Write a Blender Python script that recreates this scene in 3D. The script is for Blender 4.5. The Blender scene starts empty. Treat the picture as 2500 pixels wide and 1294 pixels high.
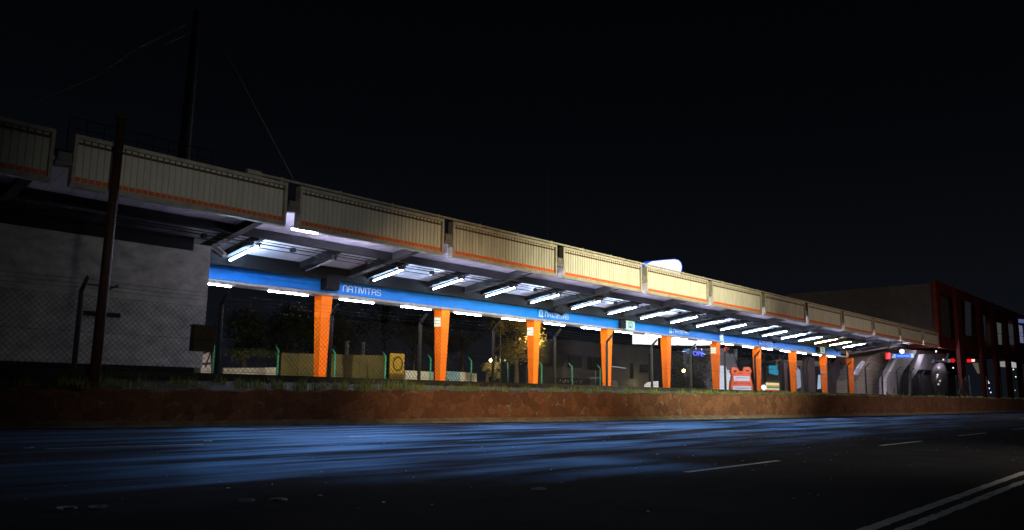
import bpy, math, random
from mathutils import Vector, Matrix
random.seed(7)
SC = bpy.context.scene
COL = SC.collection
R = math.radians
PI = math.pi
# ------------------------------------------------------------------ camera
CAMZ = 1.5
F = 1950.0
def _n(v): return v.normalized()
_X = _n(Vector((1795, -342, -F)))
_Z = Vector((170, 12010, -F)); _Z = _n(_Z - _Z.dot(_X) * _X)
_Y = _Z.cross(_X)
MW = Matrix((_X, _Y, _Z))                    # camera axes -> world axes
cam_d = bpy.data.cameras.new('camera')
cam_d.sensor_fit = 'HORIZONTAL'; cam_d.sensor_width = 36.0
cam_d.lens = 36.0 * F / 2500.0
cam_d.clip_start = 0.1; cam_d.clip_end = 3000
cam = bpy.data.objects.new('camera', cam_d); COL.objects.link(cam)
cam.matrix_world = Matrix.Translation((0, 0, CAMZ)) @ MW.to_4x4()
SC.camera = cam
def P(px, py, Y):
    """world point at depth Y that stands at pixel (px, py) of the 2500 px photo"""
    d = MW @ Vector((px - 1250, -(py - 647), -F)); t = Y / d.y
    return Vector((d.x * t, Y, CAMZ + d.z * t))
# ------------------------------------------------------------------ world, moon, exposure
SUN_EL, SUN_AZ = 38.0, 200.0
W = bpy.data.worlds.new('World'); SC.world = W; W.use_nodes = True
nt = W.node_tree; nt.nodes.clear()
o_ = nt.nodes.new('ShaderNodeOutputWorld'); add = nt.nodes.new('ShaderNodeAddShader')
b1 = nt.nodes.new('ShaderNodeBackground'); b2 = nt.nodes.new('ShaderNodeBackground')
sky = nt.nodes.new('ShaderNodeTexSky'); sky.sky_type = 'NISHITA'; sky.sun_disc = False
sky.sun_elevation = R(SUN_EL); sky.sun_rotation = R(SUN_AZ)
b1.inputs['Strength'].default_value = 0.00012
nt.links.new(sky.outputs[0], b1.inputs['Color'])
tc = nt.nodes.new('ShaderNodeTexCoord'); sp = nt.nodes.new('ShaderNodeSeparateXYZ')
rp = nt.nodes.new('ShaderNodeValToRGB')
nt.links.new(tc.outputs['Generated'], sp.inputs[0]); nt.links.new(sp.outputs['Z'], rp.inputs[0])
e = rp.color_ramp.elements
e[0].position = 0.0; e[0].color = (0.0100, 0.0135, 0.0230, 1)
e[1].position = 0.62; e[1].color = (0.0005, 0.0007, 0.0010, 1)
m = e.new(0.16); m.color = (0.0062, 0.0072, 0.0105, 1)
m = e.new(0.32); m.color = (0.0020, 0.0026, 0.0040, 1)
nt.links.new(rp.outputs[0], b2.inputs['Color']); b2.inputs['Strength'].default_value = 0.40
nt.links.new(b1.outputs[0], add.inputs[0]); nt.links.new(b2.outputs[0], add.inputs[1])
nt.links.new(add.outputs[0], o_.inputs['Surface'])
moon_d = bpy.data.lights.new('moon', 'SUN'); moon_d.energy = 0.010; moon_d.angle = R(0.5); moon_d.color = (1, .95, .88)
moon = bpy.data.objects.new('moon', moon_d); COL.objects.link(moon)
moon.rotation_euler = (R(90 - SUN_EL), 0, R(-SUN_AZ + 180))
SC.view_settings.view_transform = 'Standard'; SC.view_settings.look = 'None'
SC.view_settings.exposure = 0.0; SC.view_settings.gamma = 1.0
SC.cycles.max_bounces = 6; SC.cycles.sample_clamp_indirect = 3.0
# ------------------------------------------------------------------ materials
def mat(name, color, rough=0.6, metal=0.0, emit=None, estr=0.0, var=0.0, scale=4.0, vscale=(1, 1, 1), bump=0.0, col2=None, spec=None, detail=5.0):
    mm = bpy.data.materials.new(name); mm.use_nodes = True
    t = mm.node_tree; b = t.nodes['Principled BSDF']
    b.inputs['Base Color'].default_value = (*color, 1)
    b.inputs['Roughness'].default_value = rough; b.inputs['Metallic'].default_value = metal
    if spec is not None: b.inputs['Specular IOR Level'].default_value = spec
    if emit: b.inputs['Emission Color'].default_value = (*emit, 1); b.inputs['Emission Strength'].default_value = estr
    if var > 0 or col2 or bump > 0:
        c = t.nodes.new('ShaderNodeTexCoord'); mp = t.nodes.new('ShaderNodeMapping'); mp.inputs['Scale'].default_value = vscale
        nz = t.nodes.new('ShaderNodeTexNoise'); nz.inputs['Scale'].default_value = scale; nz.inputs['Detail'].default_value = detail
        nz.inputs['Roughness'].default_value = 0.65
        t.links.new(c.outputs['Object'], mp.inputs[0]); t.links.new(mp.outputs[0], nz.inputs['Vector'])
        r = t.nodes.new('ShaderNodeValToRGB'); r.color_ramp.elements[0].position = 0.32; r.color_ramp.elements[1].position = 0.7
        c2 = col2 if col2 else tuple(min(1, k * (1 + var)) for k in color)
        c1 = color if col2 else tuple(k * (1 - var) for k in color)
        r.color_ramp.elements[0].color = (*c1, 1); r.color_ramp.elements[1].color = (*c2, 1)
        t.links.new(nz.outputs['Fac'], r.inputs[0]); t.links.new(r.outputs[0], b.inputs['Base Color'])
        if bump > 0:
            bp = t.nodes.new('ShaderNodeBump'); bp.inputs['Strength'].default_value = bump; bp.inputs['Distance'].default_value = 0.05
            n2 = t.nodes.new('ShaderNodeTexNoise'); n2.inputs['Scale'].default_value = scale * 5; n2.inputs['Detail'].default_value = 6
            t.links.new(mp.outputs[0], n2.inputs['Vector'])
            t.links.new(n2.outputs['Fac'], bp.inputs['Height']); t.links.new(bp.outputs[0], b.inputs['Normal'])
    return mm
M = {}
M['cream'] = mat('cream_paint', (.60, .58, .50), .42, 0.0, var=.13, scale=1.6, vscale=(1, 1, .2))
M['cream_b'] = mat('cream_paint_newer', (.66, .64, .56), .38, 0.0, var=.10, scale=1.3, vscale=(1, 1, .2))
M['cream_c'] = mat('cream_paint_grimy', (.52, .50, .43), .5, 0.0, var=.22, scale=1.8, vscale=(1, 1, .2))
M['cream_frame'] = mat('cream_frame_paint', (.46, .42, .34), .5, var=.25, scale=2.5)
M['orange_band'] = mat('orange_band_paint', (.85, .13, .012), .5, var=.2, scale=3)
M['rust_band'] = mat('rust_band_paint', (.11, .042, .024), .7, var=.3, scale=3)
M['deck'] = mat('roof_deck_paint', (.74, .71, .82), .45, var=.10, scale=.8, vscale=(1, .25, 1))
M['steel'] = mat('dark_grey_steel', (.014, .014, .015), .8, 0.0, var=.3, scale=2, spec=.08)
M['steel_l'] = mat('pale_grey_steel', (.20, .19, .185), .55, 0.1, var=.25, scale=2)
M['steel_m'] = mat('mid_grey_steel', (.040, .040, .040), .75, 0.0, var=.25, scale=2, spec=.12)
M['blue'] = mat('blue_fascia_paint', (.001, .115, .42), .6, var=.15, scale=1.5, spec=.2)
M['orange'] = mat('orange_column_paint', (1.0, .17, .004), .65, var=.13, scale=1.3, vscale=(1, 1, .25), spec=.15, bump=.1)
M['tube'] = mat('fluorescent_tube_glow', (.9, .9, .9), .3, emit=(.50, .72, 1.0), estr=230)
M['tube_warm'] = mat('warm_tube_glow', (.9, .9, .9), .3, emit=(1, .80, .42), estr=80)
M['tube_off'] = mat('unlit_tube_glass', (.35, .34, .36), .2)
M['strip'] = mat('strip_tube_glow', (.9, .9, .9), .3, emit=(.88, .87, 1.0), estr=115)
M['strip_warm'] = mat('warm_strip_tube_glow', (.9, .9, .9), .3, emit=(1, .9, .62), estr=120)
M['white_sign'] = mat('white_lettering_paint', (.40, .46, .55), .4)
M['plate'] = mat('white_notice_plate', (.85, .85, .78), .4, col2=(.75, .7, .2), scale=9)
M['concrete'] = mat('grey_concrete', (.2, .235, .22), .85, var=.25, scale=1.5, bump=.25)
M['plaster'] = mat('pale_plaster_wall', (.175, .168, .145), .9, var=.38, scale=1.1, vscale=(1, 1, 1.6), bump=.5)
M['board'] = mat('board_marked_concrete', (.30, .25, .20), .85, var=.35, scale=1.0, vscale=(.3, .3, 5), bump=.3)
M['dark_concrete'] = mat('dark_concrete', (.018, .018, .017), .9, var=.4, scale=2, bump=.3)
M['kerb_c'] = mat('grimy_kerb_concrete', (.15, .125, .10), .9, var=.4, scale=2, bump=.3)
M['soil'] = mat('planter_soil', (.018, .014, .009), .95, var=.5, scale=3, bump=.6)
M['grass'] = mat('grass_blade', (.08, .13, .025), .7, col2=(.22, .24, .06), scale=2)
M['post'] = mat('dark_fence_concrete', (.030, .030, .030), .9, var=.3, scale=4)
M['wire'] = mat('dark_fence_wire', (.03, .03, .03), .6, .6)
M['green_post'] = mat('green_fence_paint', (.05, .38, .25), .5, var=.2)
M['rust_pole'] = mat('rusty_pole_paint', (.05, .018, .009), .7, var=.4, scale=3, bump=.2)
M['rust_box'] = mat('rusty_cabinet_steel', (.045, .028, .010), .7, var=.35, scale=2.5)
M['asphalt_ground'] = mat('dark_ground', (.02, .02, .02), .95, var=.3)
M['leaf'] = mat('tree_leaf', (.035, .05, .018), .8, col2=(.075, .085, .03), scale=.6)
M['leaf_lit'] = mat('lamplit_tree_leaf', (.13, .11, .04), .7, col2=(.30, .24, .08), scale=.6)  # lighter, yellower leaf copy with the lamplight put into its colour
M['bark'] = mat('tree_bark', (.10, .075, .05), .9, var=.4, scale=4, bump=.5)
M['olive'] = mat('olive_wall_paint', (.085, .068, .020), .8, var=.35, scale=.5, bump=.15)
M['yellow'] = mat('yellow_sign_paint', (.42, .26, .012), .5, var=.25, scale=1.5)
M['brown'] = mat('brown_emblem_paint', (.06, .035, .03), .6)
M['hall_wall'] = mat('grey_hall_cladding', (.13, .125, .135), .85, var=.2, scale=.5)
M['dark_red'] = mat('dark_red_steel', (.21, .022, .012), .6, var=.3, scale=.7)
M['window_dark'] = mat('dark_window_glass', (.015, .017, .02), .15)
M['window_dim'] = mat('dim_lit_window', (.05, .05, .06), .3, emit=(.35, .38, .5), estr=.02, col2=(.1, .1, .1))
M['window_lit'] = mat('lit_window_glass', (.1, .1, .1), .3, emit=(.5, .6, 1.0), estr=.2)
M['house'] = mat('grey_house_plaster', (.18, .165, .16), .9, var=.3, scale=.35, bump=.2)
M['white_wall'] = mat('white_low_wall', (.5, .5, .48), .8, var=.15, scale=1)
M['blue_wall'] = mat('pale_blue_low_wall', (.16, .30, .42), .8, var=.2, scale=1)
M['barricade'] = mat('orange_barricade_plastic', (1.0, .145, .03), .5, var=.08, scale=2)
M['white_panel'] = mat('reflective_white_panel', (.88, .84, .84), .35, emit=(1, .95, .97), estr=0.0)
M['black'] = mat('near_black', (.010, .010, .011), .85, spec=.05)
M['brownpost'] = mat('brown_painted_steel', (.045, .022, .02), .6, var=.3)
M['paint'] = mat('road_paint', (.62, .60, .56), .7, col2=(.30, .29, .27), scale=3.5, vscale=(1, 1, 1))
M['stud'] = mat('reflective_stud', (.75, .8, .85), .55)
M['grit'] = mat('pale_road_litter', (.30, .30, .32), .4)
M['strip_back'] = mat('lilac_tube_glow', (.9, .9, .9), .3, emit=(.74, .72, 1.0), estr=330)
def glow(name, c, s): return mat(name, (.02, .02, .02), .4, emit=c, estr=s)

def link_noise_rough(mm, lo, hi, scale, vscale, bump=.2, bscale=60, spec=.5):
    t = mm.node_tree; b = t.nodes['Principled BSDF']
    c = t.nodes.new('ShaderNodeTexCoord'); mp = t.nodes.new('ShaderNodeMapping'); mp.inputs['Scale'].default_value = vscale
    nz = t.nodes.new('ShaderNodeTexNoise'); nz.inputs['Scale'].default_value = scale; nz.inputs['Detail'].default_value = 6; nz.inputs['Roughness'].default_value = .58
    mr = t.nodes.new('ShaderNodeMapRange'); mr.inputs['From Min'].default_value = .36; mr.inputs['From Max'].default_value = .64
    mr.inputs['To Min'].default_value = lo; mr.inputs['To Max'].default_value = hi
    t.links.new(c.outputs['Object'], mp.inputs[0]); t.links.new(mp.outputs[0], nz.inputs['Vector'])
    t.links.new(nz.outputs['Fac'], mr.inputs[0]); b.inputs['Roughness'].default_value = .95
    n2 = t.nodes.new('ShaderNodeTexNoise'); n2.inputs['Scale'].default_value = bscale; n2.inputs['Detail'].default_value = 6; n2.inputs['Roughness'].default_value = .8
    t.links.new(c.outputs['Object'], n2.inputs['Vector'])
    bp = t.nodes.new('ShaderNodeBump'); bp.inputs['Strength'].default_value = bump; bp.inputs['Distance'].default_value = .025
    t.links.new(n2.outputs['Fac'], bp.inputs['Height']); t.links.new(bp.outputs[0], b.inputs['Normal'])
    # gloss with its painted blue sheen comes and goes along the wheel tracks
    mr2 = t.nodes.new('ShaderNodeMapRange'); mr2.inputs['From Min'].default_value = .40; mr2.inputs['From Max'].default_value = .57
    mr2.inputs['To Min'].default_value = spec; mr2.inputs['To Max'].default_value = spec * .06
    t.links.new(nz.outputs['Fac'], mr2.inputs[0])
    # gloss and its painted blue sheen are put only on the lanes beside the station
    sx = t.nodes.new('ShaderNodeSeparateXYZ'); t.links.new(c.outputs['Object'], sx.inputs[0])
    n3 = t.nodes.new('ShaderNodeTexNoise'); n3.inputs['Scale'].default_value = .16; t.links.new(c.outputs['Object'], n3.inputs['Vector'])
    ma = t.nodes.new('ShaderNodeMath'); ma.operation = 'MULTIPLY_ADD'; ma.inputs[1].default_value = 14.0; t.links.new(n3.outputs['Fac'], ma.inputs[0]); t.links.new(sx.outputs['Y'], ma.inputs[2])
    m4 = t.nodes.new('ShaderNodeMapRange'); m4.interpolation_type = 'SMOOTHSTEP'; m4.inputs['From Min'].default_value = 14.5; m4.inputs['From Max'].default_value = 25.0
    m4.inputs['To Min'].default_value = .0; m4.inputs['To Max'].default_value = 1.0; t.links.new(ma.outputs[0], m4.inputs[0])
    mm2 = t.nodes.new('ShaderNodeMath'); mm2.operation = 'MULTIPLY'; t.links.new(m4.outputs[0], mm2.inputs[0]); t.links.new(mr2.outputs[0], mm2.inputs[1])
    b.inputs['Specular IOR Level'].default_value = .02
    gl = t.nodes.new('ShaderNodeBsdfAnisotropic'); gl.inputs['Color'].default_value = (.24, .56, 1.0, 1)  # blue of the station lights put into the gloss colour
    t.links.new(mr.outputs[0], gl.inputs['Roughness']); t.links.new(bp.outputs[0], gl.inputs['Normal'])
    sc_ = t.nodes.new('ShaderNodeMath'); sc_.operation = 'MULTIPLY'; sc_.inputs[1].default_value = .36; t.links.new(mm2.outputs[0], sc_.inputs[0])
    ms = t.nodes.new('ShaderNodeMixShader'); t.links.new(sc_.outputs[0], ms.inputs[0]); t.links.new(b.outputs[0], ms.inputs[1]); t.links.new(gl.outputs[0], ms.inputs[2])
    t.links.new(ms.outputs[0], t.nodes['Material Output'].inputs['Surface'])
M['road'] = mat('worn_asphalt', (.020, .020, .022), .5, col2=(.036, .034, .036), scale=.6)
link_noise_rough(M['road'], .30, .55, 1.0, (.10, .72, 1), bump=.9, bscale=14, spec=1.0)
def stone_mat():
    mm = bpy.data.materials.new('red_rubble_stone'); mm.use_nodes = True
    t = mm.node_tree; b = t.nodes['Principled BSDF']; b.inputs['Roughness'].default_value = .95
    c = t.nodes.new('ShaderNodeTexCoord')
    wn = t.nodes.new('ShaderNodeTexNoise'); wn.inputs['Scale'].default_value = 1.5; wn.inputs['Detail'].default_value = 3
    mx = t.nodes.new('ShaderNodeMixRGB'); mx.blend_type = 'ADD'; mx.inputs[0].default_value = .35
    t.links.new(c.outputs['Object'], wn.inputs['Vector']); t.links.new(c.outputs['Object'], mx.inputs[1]); t.links.new(wn.outputs['Color'], mx.inputs[2])
    v = t.nodes.new('ShaderNodeTexVoronoi'); v.feature = 'DISTANCE_TO_EDGE'; v.inputs['Scale'].default_value = 1.55
    v2 = t.nodes.new('ShaderNodeTexVoronoi'); v2.inputs['Scale'].default_value = 1.55
    for q in (v, v2): t.links.new(mx.outputs[0], q.inputs['Vector'])
    hs = t.nodes.new('ShaderNodeValToRGB')
    el = hs.color_ramp.elements; el[0].color = (.085, .030, .013, 1); el[1].color = (.15, .060, .028, 1)
    sx = t.nodes.new('ShaderNodeSeparateXYZ'); t.links.new(v2.outputs['Color'], sx.inputs[0]); t.links.new(sx.outputs[0], hs.inputs[0])
    fn = t.nodes.new('ShaderNodeTexNoise'); fn.inputs['Scale'].default_value = 9; fn.inputs['Detail'].default_value = 8; fn.inputs['Roughness'].default_value = .75
    t.links.new(c.outputs['Object'], fn.inputs['Vector'])
    ml = t.nodes.new('ShaderNodeMixRGB'); ml.blend_type = 'MULTIPLY'; ml.inputs[0].default_value = .8
    fr = t.nodes.new('ShaderNodeValToRGB'); fr.color_ramp.elements[0].position = .3; fr.color_ramp.elements[1].position = .7
    fr.color_ramp.elements[0].color = (.35, .35, .35, 1); fr.color_ramp.elements[1].color = (1.3, 1.3, 1.3, 1)
    t.links.new(fn.outputs['Fac'], fr.inputs[0]); t.links.new(hs.outputs[0], ml.inputs[1]); t.links.new(fr.outputs[0], ml.inputs[2])
    # mortar: dark joint with pale chips here and there
    jr = t.nodes.new('ShaderNodeValToRGB'); jr.color_ramp.elements[0].position = .005; jr.color_ramp.elements[1].position = .05
    jr.color_ramp.elements[0].color = (.75, .75, .75, 1); jr.color_ramp.elements[1].color = (0, 0, 0, 1)
    t.links.new(v.outputs['Distance'], jr.inputs[0])
    cn = t.nodes.new('ShaderNodeTexNoise'); cn.inputs['Scale'].default_value = 1.7; cn.inputs['Detail'].default_value = 4
    t.links.new(c.outputs['Object'], cn.inputs['Vector'])
    cr = t.nodes.new('ShaderNodeValToRGB'); cr.color_ramp.elements[0].position = .56; cr.color_ramp.elements[1].position = .66
    cr.color_ramp.elements[0].color = (.05, .03, .02, 1); cr.color_ramp.elements[1].color = (.20, .17, .14, 1)
    t.links.new(cn.outputs['Fac'], cr.inputs[0])
    fm = t.nodes.new('ShaderNodeMixRGB'); t.links.new(jr.outputs[0], fm.inputs[0]); t.links.new(ml.outputs[0], fm.inputs[1]); t.links.new(cr.outputs[0], fm.inputs[2])
    t.links.new(fm.outputs[0], b.inputs['Base Color'])
    bp = t.nodes.new('ShaderNodeBump'); bp.inputs['Strength'].default_value = .7; bp.inputs['Distance'].default_value = .06
    ad = t.nodes.new('ShaderNodeMath'); ad.operation = 'ADD'
    mn = t.nodes.new('ShaderNodeMath'); mn.operation = 'MINIMUM'; mn.inputs[1].default_value = .25
    t.links.new(v.outputs['Distance'], mn.inputs[0]); t.links.new(mn.outputs[0], ad.inputs[0])
    m3 = t.nodes.new('ShaderNodeMath'); m3.operation = 'MULTIPLY'; m3.inputs[1].default_value = .5
    t.links.new(fn.outputs['Fac'], m3.inputs[0]); t.links.new(m3.outputs[0], ad.inputs[1])
    t.links.new(ad.outputs[0], bp.inputs['Height']); t.links.new(bp.outputs[0], b.inputs['Normal'])
    return mm
M['stone'] = stone_mat()
# ------------------------------------------------------------------ mesh helpers
class MB:
    def __init__(s): s.v = []; s.f = []
    def box(s, x0, x1, y0, y1, z0, z1):
        n = len(s.v)
        s.v += [(x0, y0, z0), (x1, y0, z0), (x1, y1, z0), (x0, y1, z0), (x0, y0, z1), (x1, y0, z1), (x1, y1, z1), (x0, y1, z1)]
        s.f += [(n, n + 3, n + 2, n + 1), (n + 4, n + 5, n + 6, n + 7), (n, n + 1, n + 5, n + 4), (n + 1, n + 2, n + 6, n + 5), (n + 2, n + 3, n + 7, n + 6), (n + 3, n, n + 4, n + 7)]
        return s
    def hexa(s, p):   # 8 points: bottom ring 4, top ring 4
        n = len(s.v); s.v += [tuple(q) for q in p]
        s.f += [(n, n + 3, n + 2, n + 1), (n + 4, n + 5, n + 6, n + 7), (n, n + 1, n + 5, n + 4), (n + 1, n + 2, n + 6, n + 5), (n + 2, n + 3, n + 7, n + 6), (n + 3, n, n + 4, n + 7)]
        return s
    def quad(s, a, b, c, d):
        n = len(s.v); s.v += [tuple(a), tuple(b), tuple(c), tuple(d)]; s.f.append((n, n + 1, n + 2, n + 3)); return s
    def tube(s, p, q, r, n=8, r2=None, caps=True):
        p = Vector(p); q = Vector(q); d = (q - p)
        if d.length < 1e-6: return s
        d.normalize(); a = d.orthogonal().normalized(); b = d.cross(a); r2 = r if r2 is None else r2
        k = len(s.v)
        for c, rr in ((p, r), (q, r2)):
            for i in range(n):
                t = 2 * PI * (i + .5) / n; s.v.append(tuple(c + (a * math.cos(t) + b * math.sin(t)) * rr))
        for i in range(n):
            j = (i + 1) % n; s.f.append((k + i, k + j, k + n + j, k + n + i))
        if caps: s.f.append(tuple(range(k + n - 1, k - 1, -1))); s.f.append(tuple(range(k + n, k + 2 * n)))
        return s
    def path(s, pts, r, n=6):
        for a, b in zip(pts[:-1], pts[1:]): s.tube(a, b, r, n)
        return s
    def prism(s, poly, vec):   # planar polygon swept along vec
        n = len(poly); k = len(s.v); vec = Vector(vec)
        s.v += [tuple(Vector(q)) for q in poly] + [tuple(Vector(q) + vec) for q in poly]
        s.f.append(tuple(range(k, k + n))); s.f.append(tuple(range(k + 2 * n - 1, k + n - 1, -1)))
        for i in range(n):
            j = (i + 1) % n; s.f.append((k + j, k + i, k + n + i, k + n + j))
        return s
    def sphere(s, c, r, seg=12, rings=8, sz=1.0):
        k = len(s.v); c = Vector(c)
        for i in range(rings + 1):
            th = PI * i / rings
            for j in range(seg):
                ph = 2 * PI * j / seg
                s.v.append((c.x + r * math.sin(th) * math.cos(ph), c.y + r * math.sin(th) * math.sin(ph), c.z + r * sz * math.cos(th)))
        for i in range(rings):
            for j in range(seg):
                j2 = (j + 1) % seg; s.f.append((k + i * seg + j, k + (i + 1) * seg + j, k + (i + 1) * seg + j2, k + i * seg + j2))
        return s
    def build(s, name, m, parent=None, smooth=False):
        me = bpy.data.meshes.new(name); me.from_pydata(s.v, [], s.f); me.update()
        me.materials.append(m)
        if smooth: me.polygons.foreach_set('use_smooth', [True] * len(me.polygons))
        o = bpy.data.objects.new(name, me); COL.objects.link(o)
        if parent is not None:
            o.parent = parent
            w = parent
            off = Vector((0, 0, 0))
            while w is not None: off += Vector(w.location); w = w.parent
            if off.length > 0: me.transform(Matrix.Translation(-off))
        return o
def tag(o, label=None, cat=None, group=None, kind=None):
    if label: o['label'] = label
    if cat: o['category'] = cat
    if group: o['group'] = group
    if kind: o['kind'] = kind
    return o
def thing(name, loc, label, cat, group=None):
    o = bpy.data.objects.new(name, None); COL.objects.link(o); o.location = loc; o.empty_display_size = .3
    return tag(o, label, cat, group)
def struct(o): o['kind'] = 'structure'; return o
def px_slab(poly, Y, depth, mb=None):
    mb = mb or MB(); return mb.prism([P(a, b, Y) for a, b in poly][::-1], (0, depth, 0))
def text_obj(name, body, x, y, z, height, m, parent=None, width=None, ext=.012, rot=None, font_shear=0):
    cu = bpy.data.curves.new(name, 'FONT'); cu.body = body; cu.size = 1; cu.extrude = ext / max(height, .01); cu.resolution_u = 3
    tmp = bpy.data.objects.new('tmp', cu); COL.objects.link(tmp)
    dg = bpy.context.evaluated_depsgraph_get(); me = bpy.data.meshes.new_from_object(tmp.evaluated_get(dg))
    bpy.data.objects.remove(tmp); bpy.data.curves.remove(cu)
    xs = [v.co.x for v in me.vertices]; ys = [v.co.y for v in me.vertices]
    sx = sy = height / (max(ys) - min(ys))
    if width: sx = width / (max(xs) - min(xs))
    x0, y0 = min(xs), min(ys)
    rt = rot or Matrix.Identity(3)
    off = Vector((0, 0, 0))
    w = parent
    while w is not None: off += Vector(w.location); w = w.parent
    for v in me.vertices:
        q = Vector(((v.co.x - x0) * sx, v.co.z * height, (v.co.y - y0) * sy)); q = rt @ q
        v.co = Vector((x, y, z)) + q - off
    me.materials.clear(); me.materials.append(m); me.update()
    o = bpy.data.objects.new(name, me); COL.objects.link(o); o.parent = parent
    return o

# ------------------------------------------------------------------ ground, road, kerb
GZ = 0.08
struct(MB().quad((-900, -900, 0), (1500, -900, 0), (1500, 1500, 0), (-900, 1500, 0)).build('ground', M['asphalt_ground']))
WL = [(-25, 33.4), (0, 33.2), (9.4, 32.6), (18, 30.9), (25.7, 30.0), (32, 29.1), (41, 27.8), (50, 26.8), (62, 25.8), (76, 25.2), (110, 25.0), (230, 25.0)]
def wy(x):
    for (a, ya), (b, yb) in zip(WL[:-1], WL[1:]):
        if x <= b: return ya + (yb - ya) * (x - a) / (b - a)
    return WL[-1][1]
def wtop(x):
    pts = [(-25, 1.46), (13, 1.47), (20, 1.55), (31, 1.66), (45, 1.65), (60, 1.78), (100, 1.86), (230, 1.9)]
    for (a, ya), (b, yb) in zip(pts[:-1], pts[1:]):
        if x <= b: return ya + (yb - ya) * (x - a) / (b - a)
    return 1.9
rb = MB()
xs = [-60] + [q[0] for q in WL] + [320]
for a, b in zip(xs[:-1], xs[1:]):
    rb.quad((a, -60, GZ), (b, -60, GZ), (b, wy(b) + .2, GZ), (a, wy(a) + .2, GZ))
rb2 = MB(); n0 = 0
struct(rb.build('road', M['road']))
kb = MB()
for a, b in zip(xs[:-1], xs[1:]):
    kb.hexa([(a, wy(a) - .42, GZ - .02), (b, wy(b) - .42, GZ - .02), (b, wy(b) + .1, GZ - .02), (a, wy(a) + .1, GZ - .02),
             (a, wy(a) - .36, GZ + .06), (b, wy(b) - .36, GZ + .06), (b, wy(b) + .1, GZ + .30), (a, wy(a) + .1, GZ + .30)])
struct(kb.build('kerb', M['kerb_c']))
# lane paint, measured in metres on the road plane
def stripe(mb, a, b, w, z=GZ + .004, seg=1, wear=0):
    a = Vector(a); b = Vector(b); d = (b - a); L = d.length; d.normalize(); nrm = Vector((-d.y, d.x)) * w / 2
    n = max(1, int(L / .35)) if wear else 1
    prev = None
    for i in range(n):
        t0, t1 = L * i / n, L * (i + 1) / n
        j = [random.uniform(1 - wear, 1) for _ in range(4)]
        p0, p1 = a + d * t0, a + d * t1
        mb.quad((*(p0 - nrm * j[0]), z), (*(p1 - nrm * j[1]), z), (*(p1 + nrm * j[2]), z), (*(p0 + nrm * j[3]), z))
ln = MB()
for a, b in [((13.91, 8.09), (18.16, 8.14)), ((26.85, 8.67), (31.16, 8.66)), ((37.39, 8.97), (42.09, 8.94)), ((48.3, 9.05), (52.8, 9.1)),
             ((60, 9.2), (64.5, 9.2)), ((16.03, 21.6), (20.67, 21.3)), ((6.9, 21.1), (10.6, 20.7)), ((29.98, 21.4), (34.9, 21.4)), ((44, 21.0), (49, 20.8)), ((65.7, 15.02), (68.9, 14.8)), ((82, 14.7), (86, 14.6))]:
    stripe(ln, a, b, .15, wear=.12)
for a, b, w in [((9.0, 3.24), (19.6, 3.50), .17), ((19.6, 3.5), (60, 3.9), .13)]: stripe(ln, a, b, w, wear=.22)
for a, b, w in [((9.2, 2.96), (17.04, 3.12), .17), ((17.04, 3.12), (60, 3.5), .14)]: stripe(ln, a, b, w, wear=.42)
struct(ln.build('lane_markings', M['paint']))
for i, (x, y) in enumerate([(9.59, 8.12), (5.66, 9.79), (6.01, 9.58), (3.75, 10.54), (4.06, 10.40), (11.37, 21.92), (6.72, 21.65)]):
    mb = MB(); r = .105; a0 = 2.2 + i
    pts = [(x + r * math.cos(a0 + t * 5.1 / 14), y + r * math.sin(a0 + t * 5.1 / 14), GZ + .012) for t in range(15)]
    mb.path(pts, .011, 6)
    lab = ['broken ring left on the asphalt near the long lane dash, alone', 'ring shaped road stud mark at left of the middle pair', 'ring shaped road stud mark at right of the middle pair',
           'dim ring mark, leftmost in the near lane', 'dim ring mark, second from left in the near lane', 'small ring mark on the far lane under the light fixture', 'small ring mark at the far left of the road'][i]
    tag(mb.build('road_stud_ring', M['stud'], smooth=True), lab, 'road stud', 'ring marks on the asphalt')
gr = MB()
for _ in range(260):
    x = random.uniform(2, 45); y = random.uniform(4, 29); s = random.uniform(.01, .035)
    a = random.uniform(0, PI); c_, s_ = math.cos(a) * s, math.sin(a) * s
    gr.prism([(x - c_, y - s_, GZ + .003), (x + s_ * .6, y - c_ * .6, GZ + .003), (x + c_, y + s_, GZ + .003), (x - s_ * .6, y + c_ * .6, GZ + .003)], (0, 0, .008))
tag(gr.build('road_grit', M['grit']), 'scattered pale grit and litter on the dark asphalt', 'litter', kind='stuff')

# ------------------------------------------------------------------ stone retaining wall, planter, low kerb wall
import numpy as np
rng = np.random.default_rng(3)
def wall_mesh(x0, x1, step):
    nx = int((x1 - x0) / step); nz = 12
    X = np.linspace(x0, x1, nx + 1)
    cells = {}
    def cell(i, j):
        k = (i, j)
        if k not in cells: cells[k] = (i + rng.random(), j + rng.random(), rng.random())
        return cells[k]
    vs = []; fs = []
    S = .62
    for i in range(nx + 1):
        x = float(X[i]); y = wy(x); zt = wtop(x) + .05 * math.sin(x * 2.1) + .03 * math.sin(x * 5.3)
        for j in range(nz + 1):
            z = GZ + .2 + (zt - GZ - .2) * j / nz
            u, v = x / S, z / (S * .8); iu, iv = math.floor(u), math.floor(v); d = []
            for di in (-1, 0, 1):
                for dj in (-1, 0, 1):
                    c = cell(iu + di, iv + dj); d.append(math.hypot(u - c[0], v - c[1]))
            d.sort(); b = min(1, (d[1] - d[0]) * 2.2)
            vs.append((x, y - .10 * math.sqrt(b) + .02 + .03 * math.sin(x * .7), z))
        for j in (0,): pass
        vs.append((x, y + .45, zt + .02))
    w = nz + 2
    for i in range(nx):
        for j in range(nz + 1):
            a = i * w + j; fs.append((a, a + w, a + w + 1, a + 1))
    return vs, fs
mb = MB()
for (a, b, st) in ((-25, 70, .11), (70, 225, .5)):
    v, f = wall_mesh(a, b, st); k = len(mb.v); mb.v += v; mb.f += [tuple(q + k for q in t) for t in f]
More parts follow.
